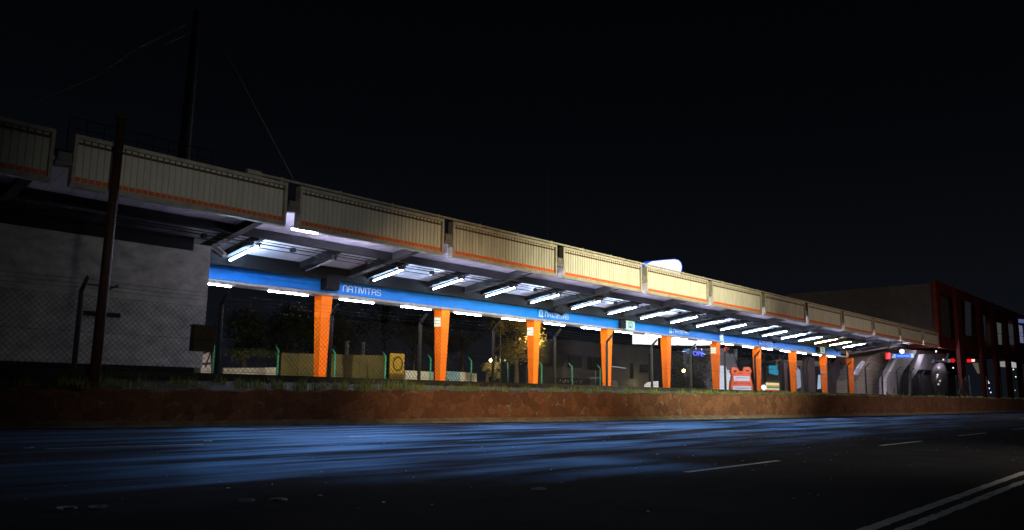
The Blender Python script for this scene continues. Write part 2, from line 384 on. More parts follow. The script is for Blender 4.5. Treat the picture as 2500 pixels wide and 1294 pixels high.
wall = mb.build('stone_wall', M['stone'], smooth=True)
tag(wall, 'long low retaining wall of reddish rubble stone with pale mortar along the road', 'wall')
pl = MB(); n = 0
X = [-25 + i * 1.0 for i in range(0, 250)]
rows = []
for x in X:
    y0 = wy(x) + .3; zt = wtop(x)
    rows.append([(x, y0 + (33.3 - y0) * t, zt - .02 + (1.98 - zt) * t + random.uniform(-.03, .03)) for t in (0, .35, .7, 1)])
for r in rows: pl.v += r
for i in range(len(rows) - 1):
    for j in range(3):
        a = i * 4 + j; pl.f.append((a, a + 4, a + 5, a + 1))
struct(pl.build('planter_soil', M['soil'], smooth=True))
cb = MB()
for i in range(-4, 38):
    x = i * 5.88 + 1; cb.box(x + .01, x + 5.87, 33.32, 33.66, 1.7, 2.26 - .0008 * max(0, min(70, x)))
tag(cb.build('low_concrete_wall', M['dark_concrete']), 'dark low concrete plinth under the chain-link fence, above the planter', 'wall')
cb = MB().box(-25, 225, 33.05, 33.14, 1.9, 2.03)
tag(cb.build('edging_rail', M['soil']), 'thin pale edging strip running through the grass at the foot of the plinth', 'edging')
struct(MB().box(-60, 320, 33.66, 260, 0.0, 1.9).build('raised_ground', M['asphalt_ground']))
M['platform'] = mat('pale_platform_terrazzo', (.72, .70, .69), .6, var=.1, scale=1.5)
struct(MB().box(-22, 135, 35.6, 46.8, 1.8, 2.2).build('platform_floor', M['platform']))
# grass tufts
g = MB()
def tuft(mb, x, y, z, h, n, spread):
    for _ in range(n):
        a = random.uniform(0, 2 * PI); l = random.uniform(.4, 1) * h; o = random.uniform(.1, .6) * l
        bx, by = x + random.gauss(0, spread), y + random.gauss(0, spread * .6)
        w = random.uniform(.006, .016)
        ca, sa = math.cos(a), math.sin(a)
        p0 = (bx - sa * w, by + ca * w, z); p1 = (bx + sa * w, by - ca * w, z)
        m0 = (bx + ca * o * .35 - sa * w * .8, by + sa * o * .35 + ca * w * .8, z + l * .6); m1 = (bx + ca * o * .35 + sa * w * .8, by + sa * o * .35 - ca * w * .8, z + l * .6)
        t = (bx + ca * o, by + sa * o, z + l)
        k = len(mb.v); mb.v += [p0, p1, m1, m0, t]; mb.f += [(k, k + 1, k + 2, k + 3), (k + 3, k + 2, k + 4)]
for _ in range(900):
    x = random.uniform(-2, 75) if random.random() < .8 else random.uniform(75, 150)
    yw = wy(x); y = random.uniform(yw + .35, min(yw + 1.9, 33.0)); t = (y - yw - .3) / (33.3 - yw - .3)
    tuft(g, x, y, wtop(x) + (1.98 - wtop(x)) * t - .05, random.uniform(.15, .5), random.randint(10, 26), random.uniform(.06, .2))
for px in (650, 700, 745, 790, 845, 890, 900, 935, 960, 985, 1010):
    x = P(px, 940, 30.6).x; tuft(g, x, wy(x) + .45, wtop(x) - .05, random.uniform(.5, .85), 70, .18)
tag(g.build('grass', M['grass']), 'weedy grass tufts growing on top of the stone wall', 'grass', kind='stuff')

# ------------------------------------------------------------------ near chain-link fence
fence = thing('chain_link_fence', (60, 33.5, 2.2), 'dark chain-link fence with cranked posts along the near side of the track', 'fence')
def fence_post(x, y, z0, zk, r, name, m, parent, arm=(-.5, .48), w=.08):
    mb = MB(); mb.tube((x, y, z0), (x, y, zk), r * 1.05, 8, r)
    mb.tube((x, y, zk - .03), (x, y + arm[0], zk + arm[1]), r * .95, 8, r * .7)
    return mb.build(name, m, parent, smooth=True)
posts = [11.68 + 5.88 * i for i in range(-3, 24)]
for i, x in enumerate(posts):
    fence_post(x, 33.5, 2.0, 5.34, .095, 'post', M['post'], fence)
def chain(mb, x0, x1, y, z0, z1, pitch, r):
    H = z1 - z0; x = x0 - H
    while x < x1:
        for s in (1, -1):
            a = (x, z0) if s > 0 else (x + H, z0); b = (x + H, z1) if s > 0 else (x, z1)
            def clip(p, q):
                pa, qa = p, q
                if pa[0] > qa[0]: pa, qa = qa, pa
                if qa[0] < x0 or pa[0] > x1: return None
                def at(X): t = (X - pa[0]) / (qa[0] - pa[0]); return (X, pa[1] + t * (qa[1] - pa[1]))
                if pa[0] < x0: pa = at(x0)
                if qa[0] > x1: qa = at(x1)
                return pa, qa
            c = clip(a, b)
            if c: mb.tube((c[0][0], y, c[0][1]), (c[1][0], y, c[1][1]), r, 3, caps=False)
        x += pitch
ch = MB(); chain(ch, -6, 147, 33.52, 2.3, 5.1, .235, .0085)
ch.build('chain_mesh', M['wire'], fence)
for (dy, z) in ((0, 5.12), (-.12, 5.42), (-.28, 5.57), (-.44, 5.73), (0, 2.32), (0, 3.7)):
    pts = []
    for a, b in zip(posts[:-1], posts[1:]):
        sg = .05 if z > 5.2 else .0
        pts += [(a + (b - a) * t, 33.5 + dy - (0 if dy else .03), z - sg * math.sin(PI * t)) for t in (0, .25, .5, .75)]
    MB().path(pts, .0075, 4).build('barbed_wire' if z > 5.2 else 'tension_wire', M['wire'], fence)

# ------------------------------------------------------------------ station canopy
CAN = thing('station_canopy', (75, 38, 2), 'long cantilevered platform canopy with ribbed cream fascia, blue beam and tapered orange columns', 'canopy')
def zf(Y): return 9.65 - .15 * (Y - 35.2)       # underside of brackets
def zd(Y): return zf(Y) + .47                     # deck underside
XE = 130.3
# fascia panels
starts = [10.7 + 10.2 * k for k in range(-3, 12)]
gy = lambda x: 1.0
for k, x0 in enumerate(starts):
    x1 = min(x0 + 9.5, XE)
    if x1 - x0 < 1: continue
    fr = MB(); Yf = 32.95
    fr.box(x0, x1, Yf, Yf + .42, 11.19, 11.35)
    fr.box(x0, x0 + .13, Yf, Yf + .42, 9.44, 11.19)
    fr.box(x1 - .13, x1, Yf, Yf + .42, 9.44, 11.19)
    fr.hexa([(x0, Yf + .10, 9.27), (x1, Yf + .10, 9.27), (x1, Yf + .42, 9.27), (x0, Yf + .42, 9.27), (x0, Yf - .03, 9.44), (x1, Yf - .03, 9.44), (x1, Yf + .42, 9.44), (x0, Yf + .42, 9.44)])
    fr.box(x0 + .13, x1 - .13, Yf + .34, Yf + .38, 9.44, 11.19)
    f = fr.build('fascia_panel', M['cream_frame'], CAN)
    sh = MB(); a, b = x0 + .135, x1 - .135; n = max(3, round((b - a) / .265)); p = (b - a) / n
    for i in range(n):
        xa = a + i * p
        prof = [(xa, .20), (xa + .03, .12), (xa + p - .05, .12), (xa + p - .02, .20), (xa + p, .20)]
        for (u0, d0), (u1, d1) in zip(prof[:-1], prof[1:]):
            sh.quad((u0, Yf + d0, 9.445), (u1, Yf + d1, 9.445), (u1, Yf + d1, 11.185), (u0, Yf + d0, 11.185))
    sh.build('ribbed_sheet', M[('cream', 'cream_b', 'cream', 'cream_c')[(k * 7) % 4]], f)
    ob = MB(); rbm = MB()
    for i in range(n):
        xa = a + i * p
        ob.box(xa + .03, xa + p - .045, Yf + .085, Yf + .118, 9.49, 9.67)
        rbm.box(xa + .015, xa + p - .02, Yf + .08, Yf + .118, 10.98, 11.07)
        rbm.box(xa + p - .05, xa + p - .01, Yf + .09, Yf + .13, 11.07, 11.17)
    ob.build('orange_band', M['orange_band'], f); rbm.build('rust_band', M['rust_band'], f)
    # junction box in the gap on the left
    if k > 0:
        jb = MB(); jb.box(x0 - .52, x0 - .02, 33.02, 33.4, 10.22, 10.55)
        jb.prism([(x0 - .60, 33.0, 10.2), (x0 + .1, 33.0, 10.2), (x0 - .02, 33.0, 10.05), (x0 - .60, 33.0, 9.98)][::-1], (0, .4, 0))
        jb.build('junction_box', M['steel_l'], CAN)
        MB().box(x0 - .68, x0 - .01, 33.44, 33.5, 9.6, 11.3).build('gap_backing', M['black'], CAN) if k in (1, 2, 3, 4, 5) and False else None
# rain pipe above the panels
pp = MB(); pp.tube((18.6, 33.3, 11.56), (XE, 33.3, 11.56), .065, 8); pp.tube((18.2, 33.3, 11.57), (18.9, 33.3, 11.57), .13, 10)
x = 20
while x < XE:
    pp.box(x, x + .08, 33.26, 33.34, 11.36, 11.66); x += 3.4
pp.build('rain_pipe', M['cream_frame'], CAN, smooth=False)
# deck planks and roof skin
dk = MB(); x = -22
while x < XE - .2:
    x1 = min(x + .97, XE)
    ya, yb = 33.42, 46.0
    dk.hexa([(x, ya, zd(ya)), (x1, ya, zd(ya)), (x1, yb, zd(yb)), (x, yb, zd(yb)), (x, ya, zd(ya) + .05), (x1, ya, zd(ya) + .05), (x1, yb, zd(yb) + .05), (x, yb, zd(yb) + .05)])
    x += 1.0
dk.build('deck_planks', M['deck'], CAN)
rf = MB(); ya, yb = 33.42, 46.2
rf.hexa([(-22, ya, zd(ya) + .055), (XE, ya, zd(ya) + .055), (XE, yb, zd(yb) + .055), (-22, yb, zd(yb) + .055), (-22, ya, zd(ya) + .35), (XE, ya, zd(ya) + .35), (XE, yb, zd(yb) + .35), (-22, yb, zd(yb) + .35)])
rf.build('roof_skin', M['steel'], CAN)
# girder along the roof
gd = MB(); YG = 37.2
gd.box(-22, XE, YG - .15, YG + .15, zf(YG) - .0, zf(YG) + .05); gd.box(-22, XE, YG - .03, YG + .03, zf(YG) + .05, zd(YG) + .02)
gd.build('girder', M['steel'], CAN)
cr = MB()
cr.tube((-22, 37.75, 9.17), (XE, 37.75, 9.17), .035, 6); cr.tube((-22, 38.0, 9.0), (XE, 38.0, 9.0), .025, 6)
x = 18.5
while x < XE: cr.box(x, x + .22, 37.68, 37.95, 9.03, 9.24); x += 2.55
cr.tube((-22, 37.6, 9.28), (XE, 37.6, 9.28), .03, 6)
cr.build('conduit_rail', M['steel'], CAN)
def rib(mb, x, ya, yb, w, web, zlo=0.0, tf=.05):
    """I-section running up the slope: bottom flange plus web to the deck"""
    for (xa, xb, lo, hi) in ((x - w / 2, x + w / 2, zlo, zlo + tf), (x - web / 2, x + web / 2, zlo + tf, .46)):
        mb.hexa([(xa, ya, zf(ya) + lo), (xb, ya, zf(ya) + lo), (xb, yb, zf(yb) + lo), (xa, yb, zf(yb) + lo), (xa, ya, zf(ya) + hi), (xb, ya, zf(ya) + hi), (xb, yb, zf(yb) + hi), (xa, yb, zf(yb) + hi)])
for k in range(-4, 10):
    xb_ = 30.15 + 10.2 * k
    if xb_ > XE: break
    mb = MB(); rib(mb, xb_, 33.45, 42.6, .42, .05, -.06, .06); mb.build('roof_bracket', M['steel_m'], CAN)
tube_x = [21.85, 26.75, 31.85, 37.05, 42.3, 47.4, 52.7, 57.95, 63.1, 68.4] + [68.4 + 5.1 * i for i in range(1, 12)]
for i, x in enumerate(tube_x):
    if x > XE - 3: continue
    mb = MB(); rib(mb, x - .22, 37.2, 42.0, .30, .16, .06, .05); mb.build('purlin', M['steel'], CAN)
# blue beam: upper box, blue face, ledge, soffit
XB0, XB1 = -22, 118.5
MB().box(XB0, XB1, 42.1, 43.0, 8.47, zd(42.1) + .05).build('beam_web', M['black'], CAN)
MB().box(XB0, XB1, 41.36, 41.44, 8.40, zd(41.4) + .03).build('shade_valance', M['black'], CAN)  # dark strip added to shade the upper edge of the blue beam
MB().box(XB0, XB1, 41.93, 43.1, 8.44, 8.50).build('beam_ledge', M['steel_l'], CAN)
MB().box(XB0, 115.5, 42.0, 43.0, 7.66, 8.43).build('blue_fascia', M['blue'], CAN)
sf = MB().box(XB0, XB1, 41.96, 43.1, 7.50, 7.64); sf.box(XB0, XB1, 42.02, 43.05, 7.46, 7.499)
sf.build('beam_soffit', M['steel_l'], CAN)
# tapered columns
PLATE = {1: 1, 2: 1, 5: 1}
for k in range(10):
    cx = 29.05 + 10.16 * k; cy = 42.5
    t, b = .77, .42
    def ring(h, z, t=t): return [(cx - h, cy - h * 1.02, z), (cx + h, cy - h * 1.02, z), (cx + h, cy + h * 1.02, z), (cx - h, cy + h * 1.02, z)]
    mb = MB().hexa(ring(b / 2 * 1.15, 1.9) + ring(t / 2, 7.22))
    mb.hexa([(q[0], q[1], q[2]) for q in ring(t / 2 + .012, 7.225)] + ring(t / 2 + .012, 7.455))
    c = mb.build('column', M['orange'], CAN)
    if k == 8: pass
    if k in PLATE:
        z0 = 6.25; hw = (t / 2) + .03
        m2 = MB().box(cx - hw - .035, cx - hw + .0, cy - .33, cy + .30, z0, z0 + .66); m2.build('notice_plate', M['plate'], c)
    if k == 8:
        m2 = MB().sphere((cx - .42, cy, 5.1), .22, 10, 6); m2.build('wall_phone', M['white_sign'], c)

# ------------------------------------------------------------------ fluorescent fittings
ORD = ['first', 'second', 'third', 'fourth', 'fifth', 'sixth', 'seventh', 'eighth', 'ninth', 'tenth', 'eleventh', 'twelfth', 'thirteenth', 'fourteenth', 'fifteenth', 'sixteenth', 'seventeenth', 'eighteenth', 'nineteenth', 'twentieth', 'twenty-first', 'twenty-second', 'twenty-third', 'twenty-fourth', 'twenty-fifth']
for i, x in enumerate(tube_x):
    if x > XE - 8: continue
    state = 'off' if i == 1 or i == 19 else ('warm' if i in (16, 17) else 'on')
    lab = {'off': 'unlit tube fitting across the roof deck, %s from the left', 'warm': 'yellowish lit tube across the roof deck, %s from the left', 'on': 'white lit tube across the sloping roof deck, %s from the left'}[state] % ORD[i]
    L = thing('tube_light', (x, 39.6, zf(39.6)), lab, 'tube light', 'tube lights across the roof deck')
    ya, yb = 38.2, 41.1
    h = MB()
    for (yy0, yy1, ww, lo, hi) in ((ya - .25, yb + .1, .05, .0, .06), (ya - .1, ya - .02, .05, -.14, .0), (yb + .02, yb + .1, .05, -.14, .0)):
        h.hexa([(x - ww, yy0, zf(yy0) + lo), (x + ww, yy0, zf(yy0) + lo), (x + ww, yy1, zf(yy1) + lo), (x - ww, yy1, zf(yy1) + lo), (x - ww, yy0, zf(yy0) + hi), (x + ww, yy0, zf(yy0) + hi), (x + ww, yy1, zf(yy1) + hi), (x - ww, yy1, zf(yy1) + hi)])
    h.build('housing', M['black'], L)
    r = .055 if i == 0 else .036
    mt = {'off': M['tube_off'], 'warm': M['tube_warm'], 'on': M['tube']}[state]
    MB().tube((x, ya, zf(ya) - .09), (x, yb, zf(yb) - .09), r, 8).build('tube', mt, L, smooth=True)
k = 0
for j in range(-2, 17):
    x = 30.05 + 5.07 * j
    if x > 117: break
    k += 1
    warm = j in (14,)
    L = thing('strip_light', (x + 1.35, 42.25, 7.46), '%s strip light under the blue beam, %s from the left' % ('yellowish' if warm else 'white', ORD[k - 1]), 'strip light', 'strip lights under the blue beam')
    MB().box(x - .15, x + 2.9, 42.12, 42.30, 7.405, 7.455).build('housing', M['steel_l'], L)
    MB().tube((x, 42.2, 7.35), (x + 2.7, 42.2, 7.35), .036, 8).build('tube', M['strip_warm'] if warm else M['strip'], L, smooth=True)
k = 0
for j in range(0, 10):
    x0 = 20.8 + 10.2 * j
    low = j == 0
    L = thing('strip_light', (x0 + 1.5, 33.7, 9.7), ('purplish strip light peeping out under the second fascia panel' if low else 'strip light behind the foot of fascia panel, %s to the right of the purplish one' % ORD[j - 1]), 'strip light', 'strip lights behind the fascia')
    z = 9.27 if low else 9.80; y = 33.45 if low else 34.7
    sh_ = 0 if low else x0 * .0515
    for (a, b) in (((0.05, 1.5),) if low else ((1.5 + sh_, 3.9 + sh_), (5.8 + sh_, 8.2 + sh_))):
        if x0 + b > XE - .5: continue
        MB().box(x0 + a - .05, x0 + b + .05, y - .06, y + .06, z + .045, z + .09).build('housing', M['steel_l'], L)
        MB().tube((x0 + a, y, z), (x0 + b, y, z), .03, 6).build('tube', M['strip_back'], L, smooth=True)
    if low:
        MB().tube((x0 + 3, 34.7, 9.8), (x0 + 8, 34.7, 9.8), .03, 6).build('tube', M['strip_back'], L)
# small lit ends above the ledge
k = 0
for x in (30.0, 34.3, 40.4, 60.4, 92.6, 97.3):
    mb = MB().tube((x, 41.95, 8.56), (x + .5, 41.95, 8.56), .02, 6)
    tag(mb.build('ledge_lamp', M['strip'], None, smooth=True), 'short glowing lamp on the ledge above the blue beam, %s from the left' % ORD[k], 'lamp', 'short lamps on the beam ledge'); k += 1

# ------------------------------------------------------------------ station name lettering
def seg(mb, pts, w, y, d, closed=False):
    if closed: pts = pts + [pts[0]]
    for (x0, z0), (x1, z1) in zip(pts[:-1], pts[1:]):
        dx, dz = x1 - x0, z1 - z0; L = math.hypot(dx, dz)
        if L < 1e-6: continue
        ux, uz = dx / L, dz / L; nx, nz = -uz * w / 2, ux * w / 2; ex, ez = ux * w * .35, uz * w * .35
        poly = [(x0 - ex + nx, y, z0 - ez + nz), (x0 - ex - nx, y, z0 - ez - nz), (x1 + ex - nx, y, z1 + ez - nz), (x1 + ex + nx, y, z1 + ez + nz)]
        mb.prism(poly, (0, d, 0))
def glyph(c):
    A = [(0, 0), (0, .75), (.12, .93), (.3, 1), (.45, 1), (.63, .93), (.75, .75), (.75, 0)]
    if c == 'N': return [A], .75
    if c == 'A': return [A, [(0, .45), (.75, .45)]], .75
    if c == 'T': return [[(0, 1), (.75, 1)], [(.375, 1), (.375, 0)]], .75
    if c == 'I': return [[(0, 0), (0, 1)]], .02
    if c == 'V': return [[(0, 1), (.32, 0), (.42, 0), (.74, 1)]], .75
    if c == 'S': return [[(.75, .85), (.62, 1), (.14, 1), (0, .88), (0, .64), (.14, .53), (.6, .5), (.75, .38), (.75, .12), (.62, 0), (.12, 0), (0, .14)]], .75
    if c == '2': return [[(0, .8), (.1, .95), (.35, 1), (.62, .92), (.68, .7), (.5, .45), (0, 0), (.7, 0)]], .7
    return [], .4
def write(mb, s, x, z, width, h, y, stroke, d=.02):
    tot = sum(glyph(c)[1] + .28 for c in s) - .28; sx = width / tot
    for c in s:
        st, w = glyph(c)
        for q in st: seg(mb, [(x + a * sx, z + b * h) for a, b in q], stroke, y, -d)
        x += (w + .28) * sx
signs = [(30.12, 3.0, 'dim blue name sign reading NATIVITAS right of the nearest orange column'), (50.2, 3.05, 'bright blue name sign reading NATIVITAS right of the third orange column'),
         (70.3, 2.95, 'small blue name sign reading NATIVITAS right of the fifth orange column'), (90.4, 2.9, 'tiny blue name sign reading NATIVITAS right of the seventh orange column')]
for (x, w, lab) in signs:
    S = thing('name_sign', (x + 1.5, 41.96, 8.0), lab, 'sign', 'station name signs on the blue beam')
    MB().box(x - .95, x + w + .35, 41.965, 41.995, 7.68, 8.41).build('sign_panel', M['blue'], S)
    mb = MB(); write(mb, 'NATIVITAS', x, 7.86, w, .38, 41.962, .055); mb.build('lettering', M['white_sign'], S)
    if x < 31: continue
    mb = MB(); px0 = x - .75
    seg(mb, [(px0, 7.96), (px0, 8.2), (px0 + .1, 8.32), (px0 + .28, 8.32), (px0 + .38, 8.2), (px0 + .38, 7.96)], .045, 41.962, -.02)
    seg(mb, [(px0 + .17, 8.2), (px0 + .2, 8.0)], .03, 41.962, -.02)
    seg(mb, [(px0 - .04, 7.93), (px0 + .42, 7.93)], .04, 41.962, -.02); seg(mb, [(px0 - .06, 7.83), (px0 + .44, 7.83)], .07, 41.962, -.02)
    mb.build('pictogram', M['white_sign'], S)
M['green_plate'] = mat('pale_green_enamel', (.25, .38, .30), .5, var=.15)
for (x, lab, dark) in ((61.35, 'pale green number board marked 2 standing out from the beam near the fourth column', True), (107.2, 'green number board marked 2 on the beam near the ninth column', True)):
    S = thing('number_board', (x + .5, 41.7, 8.0), lab, 'sign', 'number boards on the beam')
    MB().box(x, x + 1.35, 41.55, 41.75, 7.60, 8.40).build('board', M['green_plate'], S)
    MB().box(x - .7, x - .02, 41.6, 41.95, 7.66, 8.36).build('bracket', M['black'], S)
    mb = MB(); seg(mb, [(x + .38, 7.78), (x + .38, 8.22), (x + .95, 8.22), (x + .95, 7.78)], .05, 41.545, -.01, True); write(mb, '2', x + .5, 7.86, .3, .28, 41.545, .05, .01); mb.build('numeral', M['black'], S)
for (x, m_, lab) in ((78.9, 'white_sign', 'narrow white plate on the blue beam above the sixth column'), (118.9, 'yellow', 'narrow yellow plate on the beam above the last column')):
    x = 79.9 if m_ == 'white_sign' else 117.6
    mb = MB().box(x, x + .75, 41.9, 41.96, 7.64, 8.46); mb.sphere((x + .37, 41.9, 8.5), .2, 8, 5)
    tag(mb.build('small_plate', M[m_]), lab, 'sign')
tag(MB().box(28.35, 29.3, 41.2, 41.85, 7.75, 8.75).build('beam_shadow_box', M['black']), 'black box added as a shadow on the beam just above the nearest orange column', 'loudspeaker')  # black box added to stand for the dark shadow on the beam
# loudspeakers hanging at the brackets
for i, x in enumerate((50.9, 71.3, 91.6, 111.8)):
    mb = MB().tube((x - .55, 41.2, 8.42), (x + .55, 41.2, 8.28), .17, 10, .30); mb.tube((x, 41.2, 8.45), (x, 41.2, 8.9), .04, 6)
    tag(mb.build('loudspeaker', M['black'], smooth=False), 'black loudspeaker horn hanging before the blue beam, %s from the left' % ORD[i], 'loudspeaker', 'loudspeakers before the blue beam')

# ------------------------------------------------------------------ block house at left
B = thing('block_house', (6, 45, 1.9), 'windowless pale plastered block house under the left end of the canopy', 'building')
bx1 = 19.4
mb = MB().box(-24, bx1, 38.55, 50, 2.62, zf(38.55) - .35); mb.build('wall', M['plaster'], B)
MB().box(-24, bx1 - .3, 38.75, 50, 1.9, 2.615).build('plinth', M['black'], B)  # black strip stands in for the shade at track level
MB().box(-24, 18.45, 38.50, 38.545, 8.42, 9.12).build('louvre_band', M['black'], B)
MB().box(13.6, 15.2, 38.46, 38.545, 4.78, 4.98).build('vent_slot', M['black'], B)
mb = MB(); mb.tube((13.6, 38.5, 6.2), (15.0, 38.5, 6.18), .03, 5); mb.tube((14.6, 38.5, 6.05), (15.0, 38.5, 6.3), .04, 5); mb.build('cable_clip', M['steel'], B)
# security camera and conduit
S = thing('security_camera', (20.3, 38.8, 8.4), 'pale tube-shaped security camera by the corner of the block house', 'camera')
a_, b_ = P(520, 600, 38.8), P(548, 622, 38.2)
MB().tube(a_, b_, .13, 10).build('body', M['steel_l'], S)
mb = MB().tube(P(532, 600, 38.8), P(533, 568, 38.8), .05, 8); mb.path([P(522, 600, 38.8), P(524, 588, 38.8), P(532, 580, 38.8), P(540, 578, 38.8), P(541, 570, 38.8)], .02, 5)
mb.build('mount', M['steel'], S)
# rusty cabinet on the fence
p0 = P(474, 795, 33.7); p1 = P(508, 860, 33.7)
S = thing('electrical_cabinet', (16.7, 33.8, 3.1), 'rusty brown steel cabinet fixed behind the fence beside the block house corner', 'cabinet')
MB().box(p0.x, p0.x + .95, 33.62, 34.0, p1.z + .02, p0.z).build('body', M['rust_box'], S)
mb = MB().box(p0.x - .05, p0.x + 1.0, 33.58, 34.05, p0.z + .003, p0.z + .06); mb.build('lid', M['rust_box'], S)
mb = MB().tube((p0.x + .95, 33.8, p1.z + .2), (p0.x + .7, 33.8, 2.5), .03, 6); mb.build('cable', M['rust_box'], S)
# leaning rust pole in front of everything
S = thing('rusty_pole', (11.95, 32.72, 1.6), 'tall rusty brown steel pole rising in front of the fascia at left', 'pole')
q0, q1 = P(231, 915, 32.72), P(297, 292, 32.72)
MB().tube((q0.x, q0.y, 1.55), q1, .20, 14, .165).build('shaft', M['rust_pole'], S, smooth=True)
MB().tube(q1, q1 + Vector((0, 0, .12)), .24, 14).build('cap', M['rust_pole'], S)
# mast and stays above the roof
S = thing('lattice_mast', (18.5, 40, 9.5), 'tall dark mast rising above the canopy roof at upper left', 'mast')
mz0, mz1 = P(448, 350, 40), P(488, 28, 40)
MB().tube((mz0.x - .1, 40, 9.9), (mz1.x - .2, 40, mz1.z), .24, 8, .14).build('shaft', M['black'], S)
MB().tube((mz0.x + .28, 39.85, 10.2), (mz1.x + .02, 39.9, mz1.z + .1), .05, 6).build('pale_edge', M['steel_l'], S)  # pale tube run up the shaft as its lighter edge
mb = MB().path([P(486, 44, 40), P(340, 115, 40)], .04, 6); mb.build('arm', M['steel_l'], S)
mb = MB().path([P(482, 72, 40), P(402, 108, 40)], .04, 6); mb.build('arm', M['steel_l'], S)
tag(MB().path([P(497, 32, 40), P(571, 163, 39), P(676, 360, 37.6), P(716, 437, 37)], .035, 6).build('stay_cable', M['steel_l']), 'thick stay running from the mast top down to the roof on the right', 'cable')
tag(MB().path([P(340, 115, 40), P(230, 188, 40), P(40, 268, 40), P(-60, 310, 40)], .03, 6).build('stay_cable', M['steel_l']), 'stay running from the mast arm down toward the left edge', 'cable')
pq_ = P(1338, 395, 62); tag(MB().tube((pq_.x, 62, 9), pq_, .05, 6).build('thin_mast', M['black']), 'thin black mast rising above the middle of the canopy roof', 'mast')
gr_ = thing('roof_railing', (16, 36, 10.5), 'thin steel safety railing on the canopy roof beside the mast', 'railing')
a_, b_ = P(170, 292, 36), P(520, 362, 36)
mb = MB().tube((a_.x, 36, 12.95), (b_.x, 36, 12.95), .025, 6); mb.tube((a_.x, 36, 12.5), (b_.x, 36, 12.5), .02, 6); mb.build('rail', M['black'], gr_)
for i in range(10):
    x = a_.x + (b_.x - a_.x) * i / 9; MB().tube((x, 36, zd(36) + .3), (x, 36, 12.95), .022, 6).build('upright', M['black'], gr_)

# ------------------------------------------------------------------ backlit rounded sign beyond the roof
YS = 60
S = thing('backlit_sign', P(1620, 660, YS), 'glowing white rounded sign with blue rim showing above the canopy', 'sign')
out = [(1571, 662), (1573, 652), (1580, 643), (1592, 637), (1620, 634), (1647, 632), (1657, 634), (1663, 640), (1666, 650), (1665, 660), (1660, 672), (1648, 690), (1625, 706), (1600, 708), (1582, 700), (1573, 684)]
cx_ = sum(a for a, b in out) / len(out); cy_ = sum(b for a, b in out) / len(out)
M['sign_white'] = glow('backlit_white_acrylic', (.80, .82, 1.0), 1.5); M['sign_blue'] = glow('backlit_blue_rim', (.02, .13, .95), .9)
px_slab(out, YS, 1.2).build('rim', M['sign_blue'], S)
inn = [(cx_ + (a - cx_) * .965, cy_ + (b - cy_) * .955) for a, b in out]
px_slab(inn, YS - .12, .11).build('lit_face', M['sign_white'], S)
mb = MB(); c_ = P(1610, 700, YS + .6); mb.tube((c_.x, YS + .6, 1.9), (c_.x, YS + .6, c_.z), .35, 12); mb.build('support_pole', M['steel'], S)

# ------------------------------------------------------------------ far side of the track: green fence, walls, sign
ff = thing('green_fence', (60, 61, 2), 'far chain-link fence with bright green cranked posts beyond the track', 'fence')
gx = [37.41 + 5.83 * i for i in range(-3, 9)]
for x in gx: fence_post(x, 61, 1.9, 5.0, .085, 'post', M['green_post'], ff, arm=(.5, .42))
ch = MB(); chain(ch, gx[0], gx[-1], 61.05, 2.2, 4.9, .45, .008); ch.build('chain_mesh', M['wire'], ff)
W1 = thing('olive_wall', (52, 75, 1.9), 'olive yellow boundary wall seen between the first two orange columns', 'wall')
a_, b_ = P(688, 863, 75), P(948, 868, 75)
mb = MB(); n = 7
for i in range(n):
    xa = a_.x + (b_.x - a_.x) * i / n; xb = a_.x + (b_.x - a_.x) * (i + 1) / n
    mb.box(xa, xb - .04, 75, 75.3, 1.9, 5.5 + .38 * (i + .5) / n)
mb.build('wall_panel', M['olive'], W1)
mb = MB().box(b_.x - .0, b_.x + .5, 74.9, 75.3, 1.9, 5.9); mb.build('end_pier', M['rust_box'], W1)
S = thing('yellow_sign', P(968, 915, 74), 'yellow panel with a dark ring emblem at the right end of the olive wall', 'sign')
a_, b_ = P(953, 862, 74), P(986, 916, 74)
MB().box(a_.x, b_.x, 74, 74.15, b_.z - .9, a_.z).build('panel', M['yellow'], S)
cx2, cz2 = (a_.x + b_.x) / 2 + .1, (a_.z + b_.z) / 2 + .05
mb = MB(); seg(mb, [(cx2 + .68 * math.cos(t * PI / 12), cz2 + .78 * math.sin(t * PI / 12)) for t in range(24)], .17, 73.995, -.02, True); mb.build('ring_emblem', M['brown'], S)
for i, (x0p, x1p, yp, lab) in enumerate(((841, 853, 832, 'pale grey vent stack standing above the olive wall, brighter left one'), (881, 892, 835, 'pale grey vent stack standing above the olive wall, dimmer right one'))):
    a_, b_ = P(x0p, yp, 84), P(x1p, yp, 84)
    mb = MB().tube(((a_.x + b_.x) / 2, 84, 2), ((a_.x + b_.x) / 2, 84, a_.z), (b_.x - a_.x) * .36, 10); mb.tube(((a_.x + b_.x) / 2, 84, a_.z - .12), ((a_.x + b_.x) / 2, 84, a_.z), (b_.x - a_.x) * .42, 10)
    tag(mb.build('vent_stack', M['white_wall']), lab, 'vent', 'vent stacks above the olive wall')
for (poly, Y, m_, lab) in (([(545, 912), (545, 898), (620, 898), (676, 897), (676, 925), (545, 925)], 66, 'white_wall', 'low pale wall left of the first green post'),
                           ([(990, 904), (1058, 908), (1058, 945), (990, 945)], 70, 'white_wall', 'low cream wall left of the second orange column'),
                           ([(1090, 906), (1123, 908), (1123, 950), (1090, 950)], 70, 'blue_wall', 'low pale blue wall right of the second orange column'),
                           ([(1123.5, 908), (1164, 912), (1164, 950), (1123.5, 950)], 70, 'white_wall', 'low cream wall with dark lettering right of the blue one')):
    o = px_slab(poly, Y, .3).build('low_wall', M[m_]); tag(o, lab, 'wall')
a_ = P(1092, 930, 69.9); b_ = P(1150, 935, 69.9)
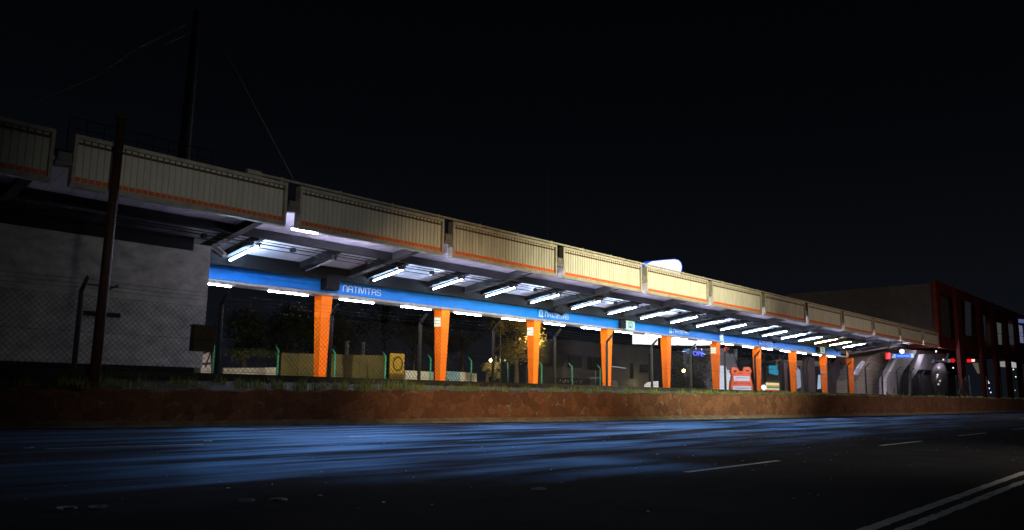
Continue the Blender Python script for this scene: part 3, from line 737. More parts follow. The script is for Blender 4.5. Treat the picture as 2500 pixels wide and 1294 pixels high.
tag(text_obj('wall_lettering', 'Sanitarios', a_.x, 69.97, a_.z - .75, .95, M['brown'], None, b_.x - a_.x), 'dark painted word Sanitarios across the low blue and cream wall', 'lettering')
# parked car bit next to the cabinet
S = thing('cream_kiosk', P(503, 880, 56), 'small cream kiosk glimpsed low between the block house and the fence post', 'kiosk')
px_slab([(490, 918), (490, 868), (514, 860), (516, 918)], 56, 3).build('wall', M['white_wall'], S)
px_slab([(489, 892), (489, 886), (517, 884), (517, 890)], 55.9, .08).build('band', M['brown'], S)
# a small lit globe lamp gives that corner its glow
def lamp_post(name, px, py, Y, label, col, watts, r=.16, arm=0):
    p = P(px, py, Y); S = thing(name, (p.x, Y, 1.9), label, 'lamp post')
    MB().tube((p.x + arm, Y + .0, 1.9), (p.x + arm, Y, p.z + (.6 if arm else -.2)), .06, 8, .04).build('pole', M['steel'], S)
    if arm: MB().path([(p.x + arm, Y, p.z + .6), (p.x + arm * .6, Y, p.z + .75), (p.x, Y, p.z + .2)], .035, 6).build('arm', M['steel'], S)
    MB().sphere(p, r, 12, 8).build('lamp_globe', glow(name + '_glow', col, 22), S, smooth=True)
    ld = bpy.data.lights.new('lamp_light', 'POINT'); ld.energy = watts; ld.color = col; ld.shadow_soft_size = r * .9
    lo = bpy.data.objects.new('lamp_light', ld); COL.objects.link(lo); lo.location = Vector((p.x, Y - r * 1.6, p.z)) - Vector(S.location); lo.parent = S
    return S
lamp_post('lamp_post', 1198, 880, 64, 'small lamp with a bright cream globe left of the lit tree', (1, .82, .42), 900, .17, .9)
lamp_post('lamp_post', 1669, 905, 80, 'lamp post with a bright yellow globe right of the fifth orange column', (1, .75, .2), 420, .30, 0)
lamp_post('lamp_post', 1303, 812, 66, 'lamp hidden behind the third orange column, lighting the tree', (1, .70, .25), 2600, .16, 0)
tag(MB().tube(P(1222, 778, 62), (P(1222, 940, 62).x, 62, 1.9), .07, 8).build('thin_pole', M['yellow']), 'thin straight pale yellow pole in front of the lit tree', 'pole')
# trees
def tree(name, px, pyc, Y, rx, rz, n, leaf, label, z0=1.9, lobes=7, ls=.30, seed=0):
    rnd = random.Random(seed); c = P(px, pyc, Y)
    S = thing(name, (c.x, Y, z0), label, 'tree', 'trees beyond the track')
    tk = MB(); top = Vector((c.x, Y, c.z - rz * .3)); tk.tube((c.x, Y, z0), top, .22 + rx * .04, 8, .12)
    L = []
    for i in range(lobes):
        a = rnd.uniform(0, 2 * PI); rr = rnd.uniform(.15, .75)
        lc = Vector((c.x + rx * rr * math.cos(a), Y + rx * rr * math.sin(a) * .8, c.z + rz * rnd.uniform(-.65, .7)))
        L.append((lc, rnd.uniform(.3, .55))); tk.tube(top - Vector((0, 0, rnd.uniform(0, rz * .5))), lc, .09, 5, .03)
    tk.build('trunk', M['bark'], S)
    mb = MB()
    for _ in range(n):
        lc, lr = rnd.choice(L)
        while True:
            q = Vector((rnd.uniform(-1, 1), rnd.uniform(-1, 1), rnd.uniform(-1, 1)))
            if q.length < 1: break
        q = q * (0.55 + .45 * rnd.random())
        p = lc + Vector((q.x * rx * lr, q.y * rx * lr, q.z * rz * lr * 1.15)); s = ls * rnd.uniform(.5, 1.2)
        u = Vector((rnd.gauss(0, 1), rnd.gauss(0, 1), rnd.gauss(0, 1))).normalized(); w = u.orthogonal().normalized() * s * .45; u = u * s
        mb.quad(p - u * .5, p + w * .5, p + u * .5, p - w * .5)
    mb.build('crown', M[leaf], S)
    return S
tree('leafy_tree', 1262, 830, 70, 5.6, 4.2, 9000, 'leaf_lit', 'tree lit yellow by a lamp and by its leaf colour, left of the third orange column', lobes=12, ls=.34, seed=1)
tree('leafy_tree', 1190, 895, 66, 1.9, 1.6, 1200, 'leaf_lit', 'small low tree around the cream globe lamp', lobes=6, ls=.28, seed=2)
tree('dark_tree', 700, 815, 86, 6.0, 4.5, 5000, 'leaf', 'dark round tree silhouette left of the first orange column', lobes=10, ls=.5, seed=3)
tree('dark_tree', 850, 812, 88, 7.5, 4.8, 6000, 'leaf', 'wide dark domed tree silhouette right of the first orange column', lobes=12, ls=.5, seed=4)
tree('dark_tree', 600, 830, 84, 5.0, 3.6, 4000, 'leaf', 'dark tree silhouette just right of the second fence post', lobes=9, ls=.5, seed=5)
tree('dark_tree', 1010, 825, 90, 6.0, 3.6, 4000, 'leaf', 'dark tree silhouette left of the second orange column', lobes=9, ls=.5, seed=6)
tree('dark_tree', 940, 800, 95, 1.6, 6.0, 2000, 'leaf', 'narrow dark cypress between the first two orange columns', lobes=8, ls=.45, seed=7)
tree('dark_tree', 1130, 810, 92, 7.0, 5.0, 5000, 'leaf', 'large dark tree right of the second orange column', lobes=10, ls=.5, seed=8)
tree('dark_tree', 1700, 905, 90, 9.0, 6.0, 9000, 'leaf', 'broad dark tree between the fifth and sixth orange columns', lobes=14, ls=.5, seed=9)
tree('dark_tree', 1815, 890, 62, 3.6, 4.0, 4500, 'leaf', 'dark rounded tree directly behind the orange barricade', lobes=10, ls=.4, seed=10)
# houses behind
H = thing('grey_house', P(1430, 930, 82), 'grey two-window house seen between the third and fourth orange columns', 'house')
px_slab([(1372, 960), (1374, 895), (1390, 865), (1394, 828), (1478, 835), (1478, 960)], 82, 8).build('wall', M['house'], H)
px_slab([(1386, 898), (1386, 866), (1420, 869), (1420, 900)], 81.95, .04).build('window', M['window_dark'], H)
px_slab([(1434, 903), (1434, 869), (1472, 873), (1472, 905)], 81.95, .04).build('window', M['window_dark'], H)
H = thing('pale_house', P(1550, 940, 80), 'pale house with door and window, lit yellow at the foot, between fourth and fifth columns', 'house')
px_slab([(1490, 960), (1490, 838), (1592, 846), (1592, 965)], 80, 7).build('wall', M['house'], H)
px_slab([(1538, 925), (1538, 888), (1547, 889), (1547, 925)], 79.94, .05).build('door', M['window_dark'], H)
px_slab([(1562, 909), (1562, 890), (1583, 891), (1583, 910)], 79.94, .05).build('window', M['window_dark'], H)
px_slab([(1560, 915), (1560, 911.5), (1587, 913), (1587, 917)], 79.7, .25).build('sill', M['house'], H)
p = P(1570, 935, 78.2)
ld = bpy.data.lights.new('yard_light', 'POINT'); ld.energy = 160; ld.color = (1, .85, .45); ld.shadow_soft_size = .15
S = thing('yard_lamp', (p.x, 78.2, 1.9), 'low yard lamp behind the plinth at the foot of the pale house', 'lamp')
lo = bpy.data.objects.new('yard_light', ld); COL.objects.link(lo); lo.location = (0, -.2, 1.0); lo.parent = S
mb = MB().tube((p.x, 78.2, 1.9), (p.x, 78.2, 2.7), .04, 6); mb.build('stand', M['steel'], S); MB().sphere((p.x, 78.2, 2.8), .1, 8, 6).build('lamp_globe', glow('yard_glow', (1, .85, .5), 6), S)
tag(px_slab([(1590, 960), (1590, 862), (1597, 862), (1597, 960)], 76, .5).build('dark_pillar', M['black']), 'dark square pillar at the right edge of the pale house', 'pillar')
M['white_glow'] = glow('lit_white_canvas', (1, .93, .9), .75)
tag(px_slab([(1597, 960), (1597, 940), (1604, 934), (1618, 931), (1622, 933), (1628, 960)], 74, 2).build('lit_awning', M['white_glow']), 'small brightly lit white awning left of the fifth column foot', 'awning')  # canvas emits light itself, standing in for being lit
tag(px_slab([(1494, 960), (1495, 933), (1499, 928), (1505, 930), (1509, 938), (1510, 960)], 72, 1).build('white_bundle', M['white_wall']), 'rounded pale sack right of the fourth column foot', 'sack')
tag(MB().path([P(1480, 893, 78), P(1506, 896, 78), P(1527, 899, 78)], .07, 6).build('bright_wire', glow('lit_wire', (1, 1, 1), .45)), 'bright sagging cable right of the fourth column', 'cable')  # cable given its own glow for the light it catches
tag(MB().tube(P(1454, 905, 70), P(1454, 950, 70), .06, 6).build('thin_pole', M['white_wall']), 'thin pale pole left of the fourth column', 'pole')
tag(MB().tube(P(1440, 923, 70), P(1476, 922, 70), .04, 6).build('thin_rail', glow('lit_rail', (1, 1, 1), .25)), 'thin bright horizontal bar left of the fourth column', 'rail')  # bar made emissive to show as brightly lit
gm = MB(); rnd = random.Random(5); x0 = 1368
for i in range(9):
    c = P(1368 + i * 6.6, 931, 71); pts = [(c.x + rnd.uniform(-.22, .22), c.z + rnd.uniform(-.28, .28)) for _ in range(4)]; seg(gm, pts, .05, 71, -.02)
gb = thing('graffiti_wall', P(1400, 945, 71.2), 'low dark wall with a pale scrawl, right of the third orange column', 'wall')
px_slab([(1355, 965), (1355, 921), (1440, 925), (1440, 965)], 71.1, .3).build('wall_panel', M['dark_concrete'], gb); gm.build('scrawl', M['white_wall'], gb)
# lit forecourt roof and neon sign
S = thing('lit_forecourt_roof', P(1690, 835, 95), 'glowing white flat canopy behind the fifth and sixth orange columns', 'canopy')
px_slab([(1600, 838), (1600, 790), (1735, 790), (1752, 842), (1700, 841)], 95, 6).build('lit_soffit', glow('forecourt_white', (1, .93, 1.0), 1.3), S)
for q in (1655, 1745): MB().tube(P(q, 838, 98), (P(q, 838, 98).x, 98, 1.9), .15, 8).build('support', M['steel'], S)
S = thing('neon_sign', P(1690, 858, 70), 'small blue neon word sign between the fifth and sixth orange columns', 'sign')
M['neon'] = glow('blue_neon', (.09, .12, 1.0), 2.6); M['neon_w'] = glow('pale_blue_neon', (.55, .7, 1.0), 1.6); M['neon_c'] = glow('cyan_blue_neon', (.03, .25, .8), 1.1)
a_, b_ = P(1691, 868, 70), P(1716, 868, 70)
text_obj('word', 'OPE', a_.x, 69.93, a_.z, .80, M['neon'], S, b_.x - a_.x, .03)
mb = MB(); c = P(1680, 858, 70)
seg(mb, [(P(q, w, 70).x, P(q, w, 70).z) for q, w in ((1683, 853), (1679, 852), (1675, 857), (1677, 862), (1682, 861))], .14, 69.97, -.05); mb.build('letter', M['neon_c'], S)
for (q0, q1, rr) in (((1666, 858), (1673, 858), .05), ((1714, 863), (1722, 865), .07), ((1697, 841), (1697, 846), .09), ((1699, 849), (1699, 853), .07), ((1713, 851), (1713, 855), .09)):
    MB().tube(P(*q0, 70), P(*q1, 70), rr, 6).build('flourish', M['neon_w'], S)
mb = MB().tube(P(1691, 866, 70.2), (P(1691, 866, 70.2).x, 70.2, 1.9), .07, 6); mb.tube(P(1668, 860, 70.1), P(1722, 866, 70.1), .05, 6); mb.build('support', M['steel'], S)
# ------------------------------------------------------------------ orange barricade
bc = P(1808, 950, 44.0); BS = 1.26
Bq = thing('plastic_barricade', (bc.x, 44.0, 1.9), 'big orange plastic road barricade with two white panels beside the seventh column', 'barricade')
rotm = Matrix.Rotation(R(-50), 3, 'Z')     # faces the road obliquely
def bpt(u, v, w): q = rotm @ Vector((u, w, 0)) * BS; return Vector((bc.x + q.x, 44.0 + q.y, 2.40 + v * BS))
sil = [(-.98, -.32), (-.98, .15), (-.93, .75), (-.82, 1.15), (-.80, 1.40), (-.95, 1.72), (-.80, 2.10), (-.32, 2.10), (-.10, 1.74), (.20, 1.74), (.34, 2.14), (.84, 2.14), (1.04, 1.78), (.88, 1.42), (.88, 1.15), (.98, .75), (1.02, .15), (1.02, -.32)]
Bm = MB()
dpt = lambda v: .55 - .14 * max(0, v)
n = len(sil); k0 = len(Bm.v)
Bm.v += [tuple(bpt(u, v, -dpt(v))) for u, v in sil] + [tuple(bpt(u, v, dpt(v))) for u, v in sil]
Bm.f += [tuple(range(n - 1, -1, -1)), tuple(range(n, 2 * n))] + [(i, (i + 1) % n, n + (i + 1) % n, n + i) for i in range(n)]
body = Bm.build('body', M['barricade'], Bq)
def bplate(name, u0, u1, v0, v1, m, lift=.03):
    q = [(u0, v0), (u1, v0), (u1, v1), (u0, v1)]
    mb = MB(); mb.hexa([bpt(u0, v0, -dpt(v0) - lift), bpt(u1, v0, -dpt(v0) - lift), bpt(u1, v0, -dpt(v0) + .01), bpt(u0, v0, -dpt(v0) + .01), bpt(u0, v1, -dpt(v1) - lift), bpt(u1, v1, -dpt(v1) - lift), bpt(u1, v1, -dpt(v1) + .01), bpt(u0, v1, -dpt(v1) + .01)])
    return mb.build(name, m, Bq)
bplate('white_panel', -.70, .76, .83, 1.30, M['white_panel']); bplate('white_panel', -.84, .86, -.02, .38, M['white_panel'])
bplate('grip_hole', -.68, -.40, 1.68, 1.82, M['black'], .012); bplate('grip_hole', .46, .74, 1.74, 1.86, M['black'], .012)
M['red_print'] = mat('red_print', (.5, .03, .01), .5); M['pink_print'] = mat('faded_print', (.52, .36, .50), .5)
for (u0, u1) in ((-.76, -.38), (-.22, .22), (.38, .80)):
    for i in range(5):
        w = (u1 - u0) / 5; bplate('print_mark', u0 + i * w, u0 + i * w + w * .6, .57 + .03 * (i % 2), .66, M['red_print'], .012)
for (u0, u1, v) in ((-.2, -.02, 1.5), (.02, .14, 1.5)): bplate('print_mark', u0, u1, v, v + .12, M['red_print'], .012)
for i in range(10): bplate('print_mark', -.48 + i * .11, -.41 + i * .11, 1.08, 1.20, M['pink_print'], .04)
for i in range(11): bplate('print_mark', -.5 + i * .10, -.45 + i * .10, .13, .23, M['pink_print'], .04)

# ------------------------------------------------------------------ middle distance right: shop fronts, screens, brown posts
def flat(name, poly, Y, d, m, lab, cat, group=None): return tag(px_slab(poly, Y, d).build(name, m), lab, cat, group)
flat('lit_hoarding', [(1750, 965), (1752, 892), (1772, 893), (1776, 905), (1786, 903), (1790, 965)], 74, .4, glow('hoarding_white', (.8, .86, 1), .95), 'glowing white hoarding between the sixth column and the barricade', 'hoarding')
flat('grey_building', [(1745, 965), (1745, 850), (1800, 852), (1800, 965)], 110, 10, glow('building_lit_glow', (.5, .46, .55), .22), 'dim lilac grey lit building high behind the sixth column', 'building')  # wall glows by itself in place of the light on it
tag(MB().sphere(P(1773, 852, 72), .42, 10, 8).build('red_signal', glow('red_signal_glow', (.9, .06, .05), .75)), 'round red light right of the sixth column top', 'signal light')
S = thing('steel_gantry', P(1890, 880, 80), 'grey steel roof truss high between the seventh and eighth columns', 'truss')
mb = MB()
for a, b in (((1858, 862), (1925, 872)), ((1858, 884), (1925, 886)), ((1866, 862), (1866, 886)), ((1880, 864), (1897, 884)), ((1904, 866), (1904, 886)), ((1860, 880), (1872, 866))): mb.tube(P(*a, 80), P(*b, 80), .14, 5)
mb.build('truss', M['white_wall'], S); MB().tube(P(1866, 884, 80), (P(1866, 884, 80).x, 80, 1.9), .15, 6).build('post', M['steel'], S)
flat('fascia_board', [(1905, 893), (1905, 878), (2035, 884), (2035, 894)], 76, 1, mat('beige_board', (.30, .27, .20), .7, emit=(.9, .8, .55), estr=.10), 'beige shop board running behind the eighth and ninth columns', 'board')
S = thing('striped_shop', P(1890, 955, 88), 'bright shop front with orange, green and red stripes left of the eighth column', 'shop')
for (y0, y1, col, s) in ((934, 940, (1, .85, .45), 1.1), (940, 943.5, (1, .35, .06), .9), (943.5, 948, (.05, .6, .2), .7), (948, 951, (1, .95, .9), 1.1), (951, 954, (.9, .06, .05), .9), (954, 958, (1, .95, .9), 1.0)):
    px_slab([(1873, y1), (1873, y0), (1911, y0 + 1.5), (1911, y1 + 1.5)], 88, .4).build('lit_stripe', glow('shop_stripe', col, s), S)
px_slab([(1860, 968), (1860, 895), (1925, 897), (1925, 968)], 89, 8).build('wall', M['house'], S)
for (x0, y0, x1, y1) in ((1880, 892, 1898, 900), (1880, 902, 1889, 911), (1891, 902, 1900, 914)):
    flat('lit_screen', [(x0, y1), (x0, y0), (x1, y0 + 1), (x1, y1 + 2)], 84, .3, glow('cyan_screen', (.03, .38, .62), .85), 'cyan lit window pane high over the shop front, %s' % {892: 'topmost', 902: 'lower'}[y0] + (' left' if x0 == 1880 and y0 == 902 else (' right' if y0 == 902 else '')), 'window')
tag(MB().sphere(P(1865, 946, 70), .55, 12, 8).build('globe_light', glow('globe_white', (.85, .92, 1), 1.6)), 'white globe light low beside the seventh column', 'lamp')
flat('reflecting_glass', [(1945, 950), (1945, 895), (1954, 905), (1956, 945)], 86, .3, glow('glass_reflection_glow', (.6, .72, 1), .55), 'glass panel glowing pale blue for its reflection right of the eighth column', 'glass')  # emission stands in for what the glass reflects
flat('lit_doorway', [(1998, 950), (2000, 915), (2006, 918), (2008, 948)], 86, .3, glow('door_white', (.55, .75, 1), .85), 'narrow bluish lit doorway left of the ninth column', 'doorway')
for i, (a, b) in enumerate(((2025, 921), (2048, 931), (2049, 947), (2022, 942), (2030, 944))):
    tag(MB().sphere(P(a, b, 80), .22 + .06 * (i % 3), 8, 6).build('window_light', glow('small_white_glow', (.9, .95, 1), 1.2)), 'tiny white light point behind the ninth column, %s' % ('upper left', 'upper right', 'lower right', 'lower left', 'lower middle')[i], 'light', 'tiny lights behind the ninth column')
for i, (a, b, t) in enumerate(((1914, 1929, 880), (1921, 1944, 893), (1972, 1988, 872), (2037, 2050, 884), (2056, 2068, 884))):
    mb = MB(); p0, p1 = P(a, t, 46), P(b, t, 46); mb.box(p0.x, p1.x, 46, 46.8, 1.9, p0.z); mb.box(p0.x - .1, p1.x + .1, 45.9, 46.9, p0.z - .5, p0.z - .2)
    tag(mb.build('platform_post', M['brownpost']), 'dark brown platform post, %s from the left behind the eighth to tenth columns' % ORD[i], 'post', 'dark brown platform posts')
flat('tall_grey_panel', [(1955, 965), (1957, 893), (1970, 894), (1972, 965)], 90, .5, glow('dim_panel_glow', (.4, .34, .32), .1), 'faintly glowing grey wall strip between the eighth and ninth columns', 'wall')  # faint emission replaces light falling on this wall
# ------------------------------------------------------------------ stairs building at right
St = thing('stair_block', (126, 41, 1.9), 'board-marked concrete stair block with pale sloping parapets under the right end of the canopy', 'staircase')
px_slab([(2092, 985), (2092, 930), (2122, 870), (2170, 851), (2300, 858), (2330, 985)], 43, 5).build('wall', M['board'], St)
M['cap'] = mat('whitewashed_cap', (.80, .76, .78), .6, var=.1)
M['pale_conc'] = mat('pale_painted_concrete', (.42, .39, .42), .75, var=.2, scale=.6, bump=.15)
px_slab([(2088, 914), (2090, 906), (2106, 882), (2113, 884), (2099, 908), (2094, 916)], 40.0, .25).build('parapet', M['pale_conc'], St)
px_slab([(2163, 978), (2163, 925), (2190, 874), (2216, 856), (2238, 855), (2231, 872), (2206, 906), (2196, 930), (2190, 978)], 40.6, 1.0).build('parapet', M['pale_conc'], St)
px_slab([(2229, 900), (2242, 866), (2258, 864), (2238, 910), (2226, 925)], 40.8, 1.0).build('parapet', M['pale_conc'], St)
px_slab([(2241, 902), (2256, 866), (2317, 862), (2306, 898), (2290, 904)], 41.6, .6).build('lit_wall', M['pale_conc'], St)
px_slab([(2245, 978), (2245, 905), (2330, 905), (2330, 978)], 41.5, .6).build('undercroft_shade', M['black'], St)  # black slabs stand in for the shade below the stair walls
px_slab([(2203, 978), (2206, 910), (2213, 890), (2222, 890), (2216, 978)], 41.3, .3).build('undercroft_shade', M['black'], St)
for pts in ([(2094, 911), (2110, 884)], [(2163, 970), (2163, 925), (2190, 874), (2196, 868)], [(2230, 899), (2243, 866)], [(2310, 884), (2317, 863)]):
    mb = MB(); q = [P(a, b, 40.2) for a, b in pts]
    for a, b in zip(q[:-1], q[1:]): mb.prism([a, b, b + Vector((.45, 0, 0)), a + Vector((.45, 0, 0))][::-1], (0, .35, 0))
    mb.build('parapet_cap', M['cap'], St)
# steps visible between parapets
mb = MB()
for i in range(10):
    p = P(2168 + i * 3.2, 958 - i * 9, 42.2); mb.box(p.x, p.x + 2.2, 41.8, 42.9, 1.9, p.z)
mb.build('steps', M['concrete'], St)
def hang_sign(px0, px1, py0, py1, X0, body, m, lab, tm=None):
    # board hung across the track direction: its face looks back along the platform
    def onx(px, py):
        q = P(px, py, 40.0); return 40.0 * X0 / q.x, CAMZ + (q.z - CAMZ) * X0 / q.x
    ya, zt = onx(px0, py0); yb, _ = onx(px1, py0); _, zb = onx(px0, py1)
    h = zt - zb; w = ya - yb
    S = thing('direction_sign', (X0, (ya + yb) / 2, zt), lab, 'sign', 'hanging direction signs')
    def bx(s0, s1, t0, t1, n0, n1): return MB().box(X0 - n1, X0 - n0, ya - s1, ya - s0, zb + t0, zb + t1)
    bx(0, w, 0, h, -.12, 0).build('board', m, S)
    bx(.03, w * .17, .04, h - .04, .003, .03).build('arrow_plate', tm or M['lit_white'], S)
    mb = MB()
    def sg(s0, t0, s1, t1, wd):
        d = Vector((0, -(s1 - s0), t1 - t0)); d.normalize(); nn = Vector((0, -d.z, d.y)) * wd / 2
        p, q = Vector((X0 - .033, ya - s0, zb + t0)), Vector((X0 - .033, ya - s1, zb + t1))
        mb.prism([p + nn, p - nn, q - nn, q + nn], (-.01, 0, 0))
    aw = w * .14
    sg(aw, h * .2, .12, h * .8, h * .14); sg(.1, h * .35, .1, h * .85, h * .14); sg(.08, h * .82, aw * .8, h * .82, h * .14)
    mb.build('arrow', M['blue'], S)
    rot = Matrix(((0, 1, 0), (-1, 0, 0), (0, 0, 1)))
    text_obj('lettering', body, X0 - .012, ya - w * .22, zb + h * .24, h * .52, tm or M['lit_white'], S, w * .58, .01, rot)
    bx(w * .86, w - .02, .03, h - .03, .003, .03).build('line_plate', tm or M['lit_white'], S)
    for t in (.25, .75): MB().tube((X0, ya - w * t, zt), (X0, ya - w * t, zt + 1.4), .03, 5).build('hanger', M['black'], S)
    return S
M['lit_white'] = glow('lit_sign_white', (.6, .8, 1), .8)
M['lit_blue'] = mat('lit_sign_blue', (.01, .1, .5), .4, emit=(.005, .10, .75), estr=.6)
M['dim_blue'] = mat('dim_sign_blue', (.012, .012, .08), .4); M['dim_white'] = glow('dim_sign_white_glow', (.4, .42, .6), .28)  # white print glows faintly in place of light falling on it
hang_sign(2177, 2231, 864, 874.5, 131, 'TASQUEÑA', M['lit_blue'], 'lit blue direction sign with a white arrow above the stairs')
hang_sign(2273, 2320, 877, 886, 146, 'TASQUEÑA', M['dim_blue'], 'dark blue direction sign with self-glowing letters hanging right of the stairs', tm=M['dim_white'])
flat('red_fire_sign', [(2167, 877), (2167, 861), (2175, 861), (2175, 877)], 38.5, .3, glow('red_sign_glow', (1, .01, .01), .95), 'bright red upright sign at the left end of the blue direction sign', 'sign')
tag(MB().sphere(P(2202, 858, 38.5), .35, 10, 8).build('bulkhead_lamp', glow('bulkhead_white', (1, .97, .95), 2.0)), 'small round white lamp over the blue direction sign', 'lamp')
lb = bpy.data.lights.new('bulkhead_glow', 'POINT'); lb.energy = 420; lb.color = (1, .9, .88); lb.shadow_soft_size = .3
lbo = bpy.data.objects.new('bulkhead_glow', lb); COL.objects.link(lbo); lbo.location = P(2199, 862, 36.9)
ld = bpy.data.lights.new('bulkhead_light', 'POINT'); ld.energy = 700; ld.color = (.85, .82, 1); ld.shadow_soft_size = .3
Sb = thing('ceiling_floodlight', P(2285, 858, 38.2), 'small white fitting lighting the wall behind the dark blue sign', 'lamp')
lo = bpy.data.objects.new('floodlight', ld); COL.objects.link(lo); lo.location = (0, -.2, -.3); lo.parent = Sb
pq = P(2285, 858, 38.2); MB().box(pq.x - .3, pq.x + .3, 38.15, 38.3, pq.z - .05, pq.z + .15).build('fitting', M['steel_l'], Sb)
# light-wrapped plastic figure right of stairs: a tarpaulin-wrapped bundle with glowing beads for reflections
mb = MB()
T = thing('wrapped_shrine', P(2306, 965, 37.5), 'tall plastic-wrapped bundle with glowing beads for reflections right of the stairs', 'bundle')
M['plastic'] = mat('clear_plastic_wrap', (.10, .085, .095), .35, var=.4, scale=1.2, bump=.8)
c = P(2305, 930, 37.5)
mb = MB().sphere((c.x, 38.2, c.z + .3), 1.35, 22, 18, 2.1)
_r = random.Random(11)
mb.v = [(c.x + (x - c.x) * k + .45 * max(0, z - c.z - 1), y, z) for (x, y, z) in mb.v for k in (1 + .22 * math.sin(z * 2.3 + x) + _r.uniform(-.05, .05),)]
mb.build('wrap', M['plastic'], T, smooth=True)
mb = MB()
for a, b in ((2327, 898), (2295, 930), (2291, 938), (2303, 878), (2289, 915), (2288, 920), (2284, 925)): mb.sphere(P(a, b, 36.3), .14, 6, 4)
mb.build('glint_bead', glow('spark_glow', (1, .92, .8), 1.2), T)  # glowing beads stand in for glints on the plastic
# ------------------------------------------------------------------ elevated hall at far right
Hh = thing('elevated_hall', (160, 46, 1.9), 'big dark hall on dark red steel columns at the right end of the station', 'building')
XH = 149.2
cz1 = 21.5
mb = MB().box(XH, XH + 9.5, 38.2, 64, 12.0, 21.45); mb.build('wall', M['hall_wall'], Hh)
rd = MB(); rd.box(XH - .25, XH + 90, 37.6, 38.15, 10.4, 12.4); rd.box(XH - .3, XH - .02, 38.16, 60, 10.4, 12.2)
rd.box(XH - .3, XH + 90, 37.5, 38.14, 19.8, 21.9); rd.box(XH - .3, XH + 1.7, 37.5, 38.19, 12.4, 19.8)
rd.build('frame', M['dark_red'], Hh)
MB().box(XH + 9.6, XH + 90, 39.0, 60, 12.45, 21.0).build('wall', M['dark_red'], Hh)
MB().box(XH + 1.75, XH + 9.4, 38.0, 38.18, 12.45, 19.7).build('wall_infill', M['hall_wall'], Hh)
MB().box(XH + 1, XH + 100, 58, 58.5, 1.9, 12).build('back_wall', M['black'], Hh)
def xs_at(px, Y=38): return P(px, 850, Y).x
for (a, b) in ((2326, 2358), (2381, 2399), (2415, 2431), (2444, 2460), (2471, 2485), (2494, 2506)):
    xa, xb = xs_at(a), xs_at(b)
    MB().box(xa, xa + 3.2, 36.9, 37.49, 1.9, 21.6).build('column', M['dark_red'], Hh)
for (a, b, y0, y1, mm) in ((2358, 2372, 735, 818, 'window_dim'), (2396, 2407, 768, 830, 'window_dim'), (2433, 2446, 786, 840, 'window_lit2'), (2462, 2475, 790, 840, 'window_dim2'), (2486, 2503, 792, 836, 'window_lit')):
    if mm == 'window_lit2': M[mm] = glow('greenish_window', (.5, .6, .55), .09)
    if mm == 'window_dim2': M[mm] = glow('greyish_window', (.4, .42, .5), .05)
    w = px_slab([(a, y1), (a - 2, y0), (b - 2, y0 + (b - a) * .3), (b, y1 + 2)], 37.45, .05)
    o = w.build('window', M[mm], Hh)
mb = MB()
for (a, b, y) in ((2462, 2476, 822), (2433, 2446, 813), (2486, 2503, 820), (2486, 2503, 812)): mb.tube(P(a, y, 37.3), P(b, y + 2, 37.3), .06, 5)
mb.build('window_bar', M['white_wall'], Hh)
flat('blue_lit_ledge', [(2484, 787), (2484, 779), (2506, 780), (2506, 789)], 37.0, .4, glow('ledge_blue', (.25, .35, .9), .30), 'blue-lit ledge at the right edge of the picture', 'ledge')
for (poly, col, s, lab) in (([(2441, 895), (2441, 883), (2455, 882), (2455, 896)], (.75, .7, .68), .33, 'pale lit panel between red columns, left one of two'), ([(2468, 897), (2468, 883), (2484, 886), (2484, 898)], (.9, .85, .85), .42, 'pale lit panel between red columns, brighter right one'), ([(2377, 886), (2388, 886), (2392, 910), (2390, 912)], (.42, .36, .26), .22, 'dim tapering lit wedge below the red light sign')):
    flat('backlit_board', poly, 48, .3, glow('panel_glow', col, s), lab, 'panel', 'lit panels under the hall')
flat('led_sign', [(2365, 884), (2365, 877), (2372, 877), (2372, 884)], 40, .3, glow('led_red', (1, .01, .01), 1.2), 'glowing red left half of the small light sign under the hall', 'sign')
flat('led_sign', [(2372.6, 883), (2372.6, 877), (2380, 877), (2380, 883)], 40, .3, glow('led_pink', (1, .55, .55), 1.4), 'glowing pinkish white right half of the small light sign under the hall', 'sign')
tag(MB().sphere(P(2326, 880, 40), .42, 8, 6).build('red_lamp', glow('dull_red', (.8, .01, .01), .8)), 'small red lamp left of the first dark red column', 'lamp')
for i, (a, b, c_) in enumerate(((2410, 926, (1, .9, 1)), (2412, 931, (1, 1, .9)), (2414, 935, (.8, .8, 1)), (2415, 948, (.7, .7, 1)), (2419, 958, (.6, .6, 1)), (2480, 920, (.8, 1, .9)), (2479, 953, (.7, .9, .1)), (2474, 902, (1, .95, .6)))):
    tag(MB().sphere(P(a, b, 44), .16, 6, 5).build('festoon_bulb', glow('bulb_glow', c_, 1.5)), 'tiny bright bulb under the hall, %s from the left' % ORD[i] if i < 5 else 'tiny light at the far right under the hall, ' + ('white', 'yellow-green', 'warm')[i - 5], 'bulb', 'tiny bulbs under the hall')
for i, a in enumerate((2333, 2365, 2407, 2440, 2476)):
    tag(MB().tube(P(a, 915 + i * 2, 35), (P(a + 5, 960, 35).x, 35, 1.9), .07, 6).build('thin_stanchion', M['steel_l']), 'thin pale stanchion at the foot of the red columns, %s from the left' % ORD[i], 'pole', 'thin stanchions at right')
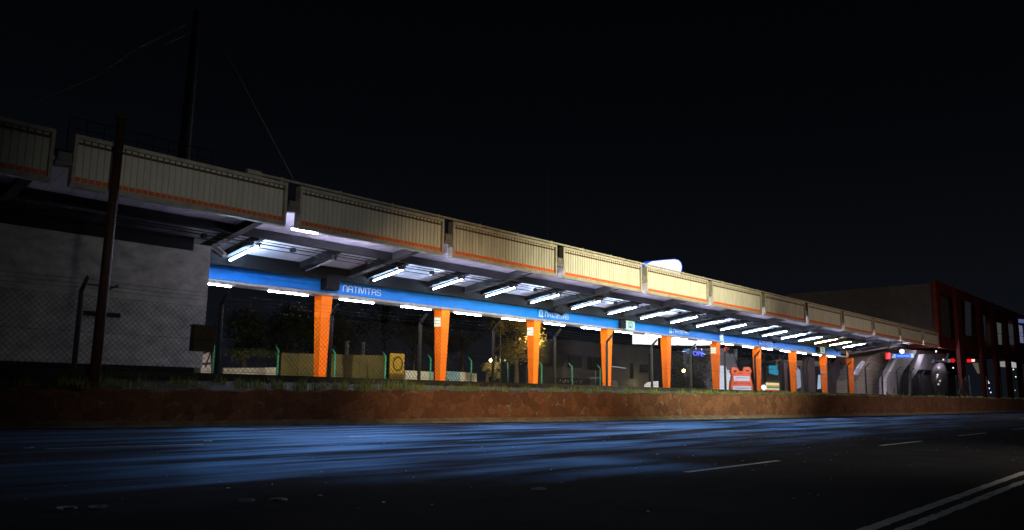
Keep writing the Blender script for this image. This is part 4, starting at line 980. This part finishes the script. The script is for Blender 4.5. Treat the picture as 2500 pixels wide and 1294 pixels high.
tag(px_slab([(2343, 962), (2343, 950), (2358, 950), (2358, 962)], 36, .5).build('meter_box', M['concrete']), 'small grey box on the plinth below the red columns', 'box')
tag(MB().path([(P(2175, 960, 31).x, 31.5, 2.4), (P(2180, 972, 31).x, 31.2, 1.6), (P(2188, 945, 31).x, 31.2, 2.9)], .10, 6).build('dead_shrub', M['bark']), 'dark bare forked shrub on the planter near the stairs', 'shrub')

# ------------------------------------------------------------------ street lamps of the near pavement (behind the photographer)
def street_lamp(x, y, h, aim, watts, col, angle, blend, label, soft=.15):
    S = thing('street_lamp', (x, y, GZ), label, 'street lamp', 'street lamps of the near pavement')
    MB().tube((x, y, GZ), (x, y, h), .11, 10, .07).build('pole', M['steel'], S, smooth=True)
    MB().tube((x, y, h - .1), (x, y + 1.8, h + .25), .05, 8).build('arm', M['steel'], S)
    MB().box(x - .18, x + .18, y + 1.6, y + 2.3, h + .18, h + .36).build('lamp_head', M['steel_l'], S)
    ld = bpy.data.lights.new('street_light', 'SPOT'); ld.energy = watts; ld.color = col; ld.spot_size = R(angle); ld.spot_blend = blend; ld.shadow_soft_size = soft
    lo = bpy.data.objects.new('street_light', ld); COL.objects.link(lo)
    v = Vector(aim) - Vector((x, y + 1.95, h + .1)); lo.rotation_euler = v.to_track_quat('-Z', 'Y').to_euler()
    lo.location = Vector((0, 1.95, h + .1 - GZ)); lo.parent = S
street_lamp(40, -14, 9.0, (53, 33, 11.5), 240000, (1, .925, .60), 46, 1.0, 'street lamp on the near pavement facing the third fascia panel')
street_lamp(26, -9, 9.0, (32.5, 29, 2.6), 62000, (1, .72, .40), 34, 1.0, 'street lamp on the near pavement facing the stone wall')
street_lamp(84, -14, 9.0, (98, 30, 7.5), 27000, (1, .78, .6), 115, 1.0, 'street lamp on the near pavement facing the far end of the canopy')
street_lamp(6, -14, 9.0, (21, 33, 6.5), 7000, (.95, .93, .85), 34, 1.0, 'unseen lamp added on the near pavement to brighten the block house', 1.5)  # unseen fill lamp, added to lift the dark left end
street_lamp(25, -8, 9.0, (24, 5, 0), 4200, (1, .86, .72), 72, 1.0, 'street lamp on the near pavement over the double line')
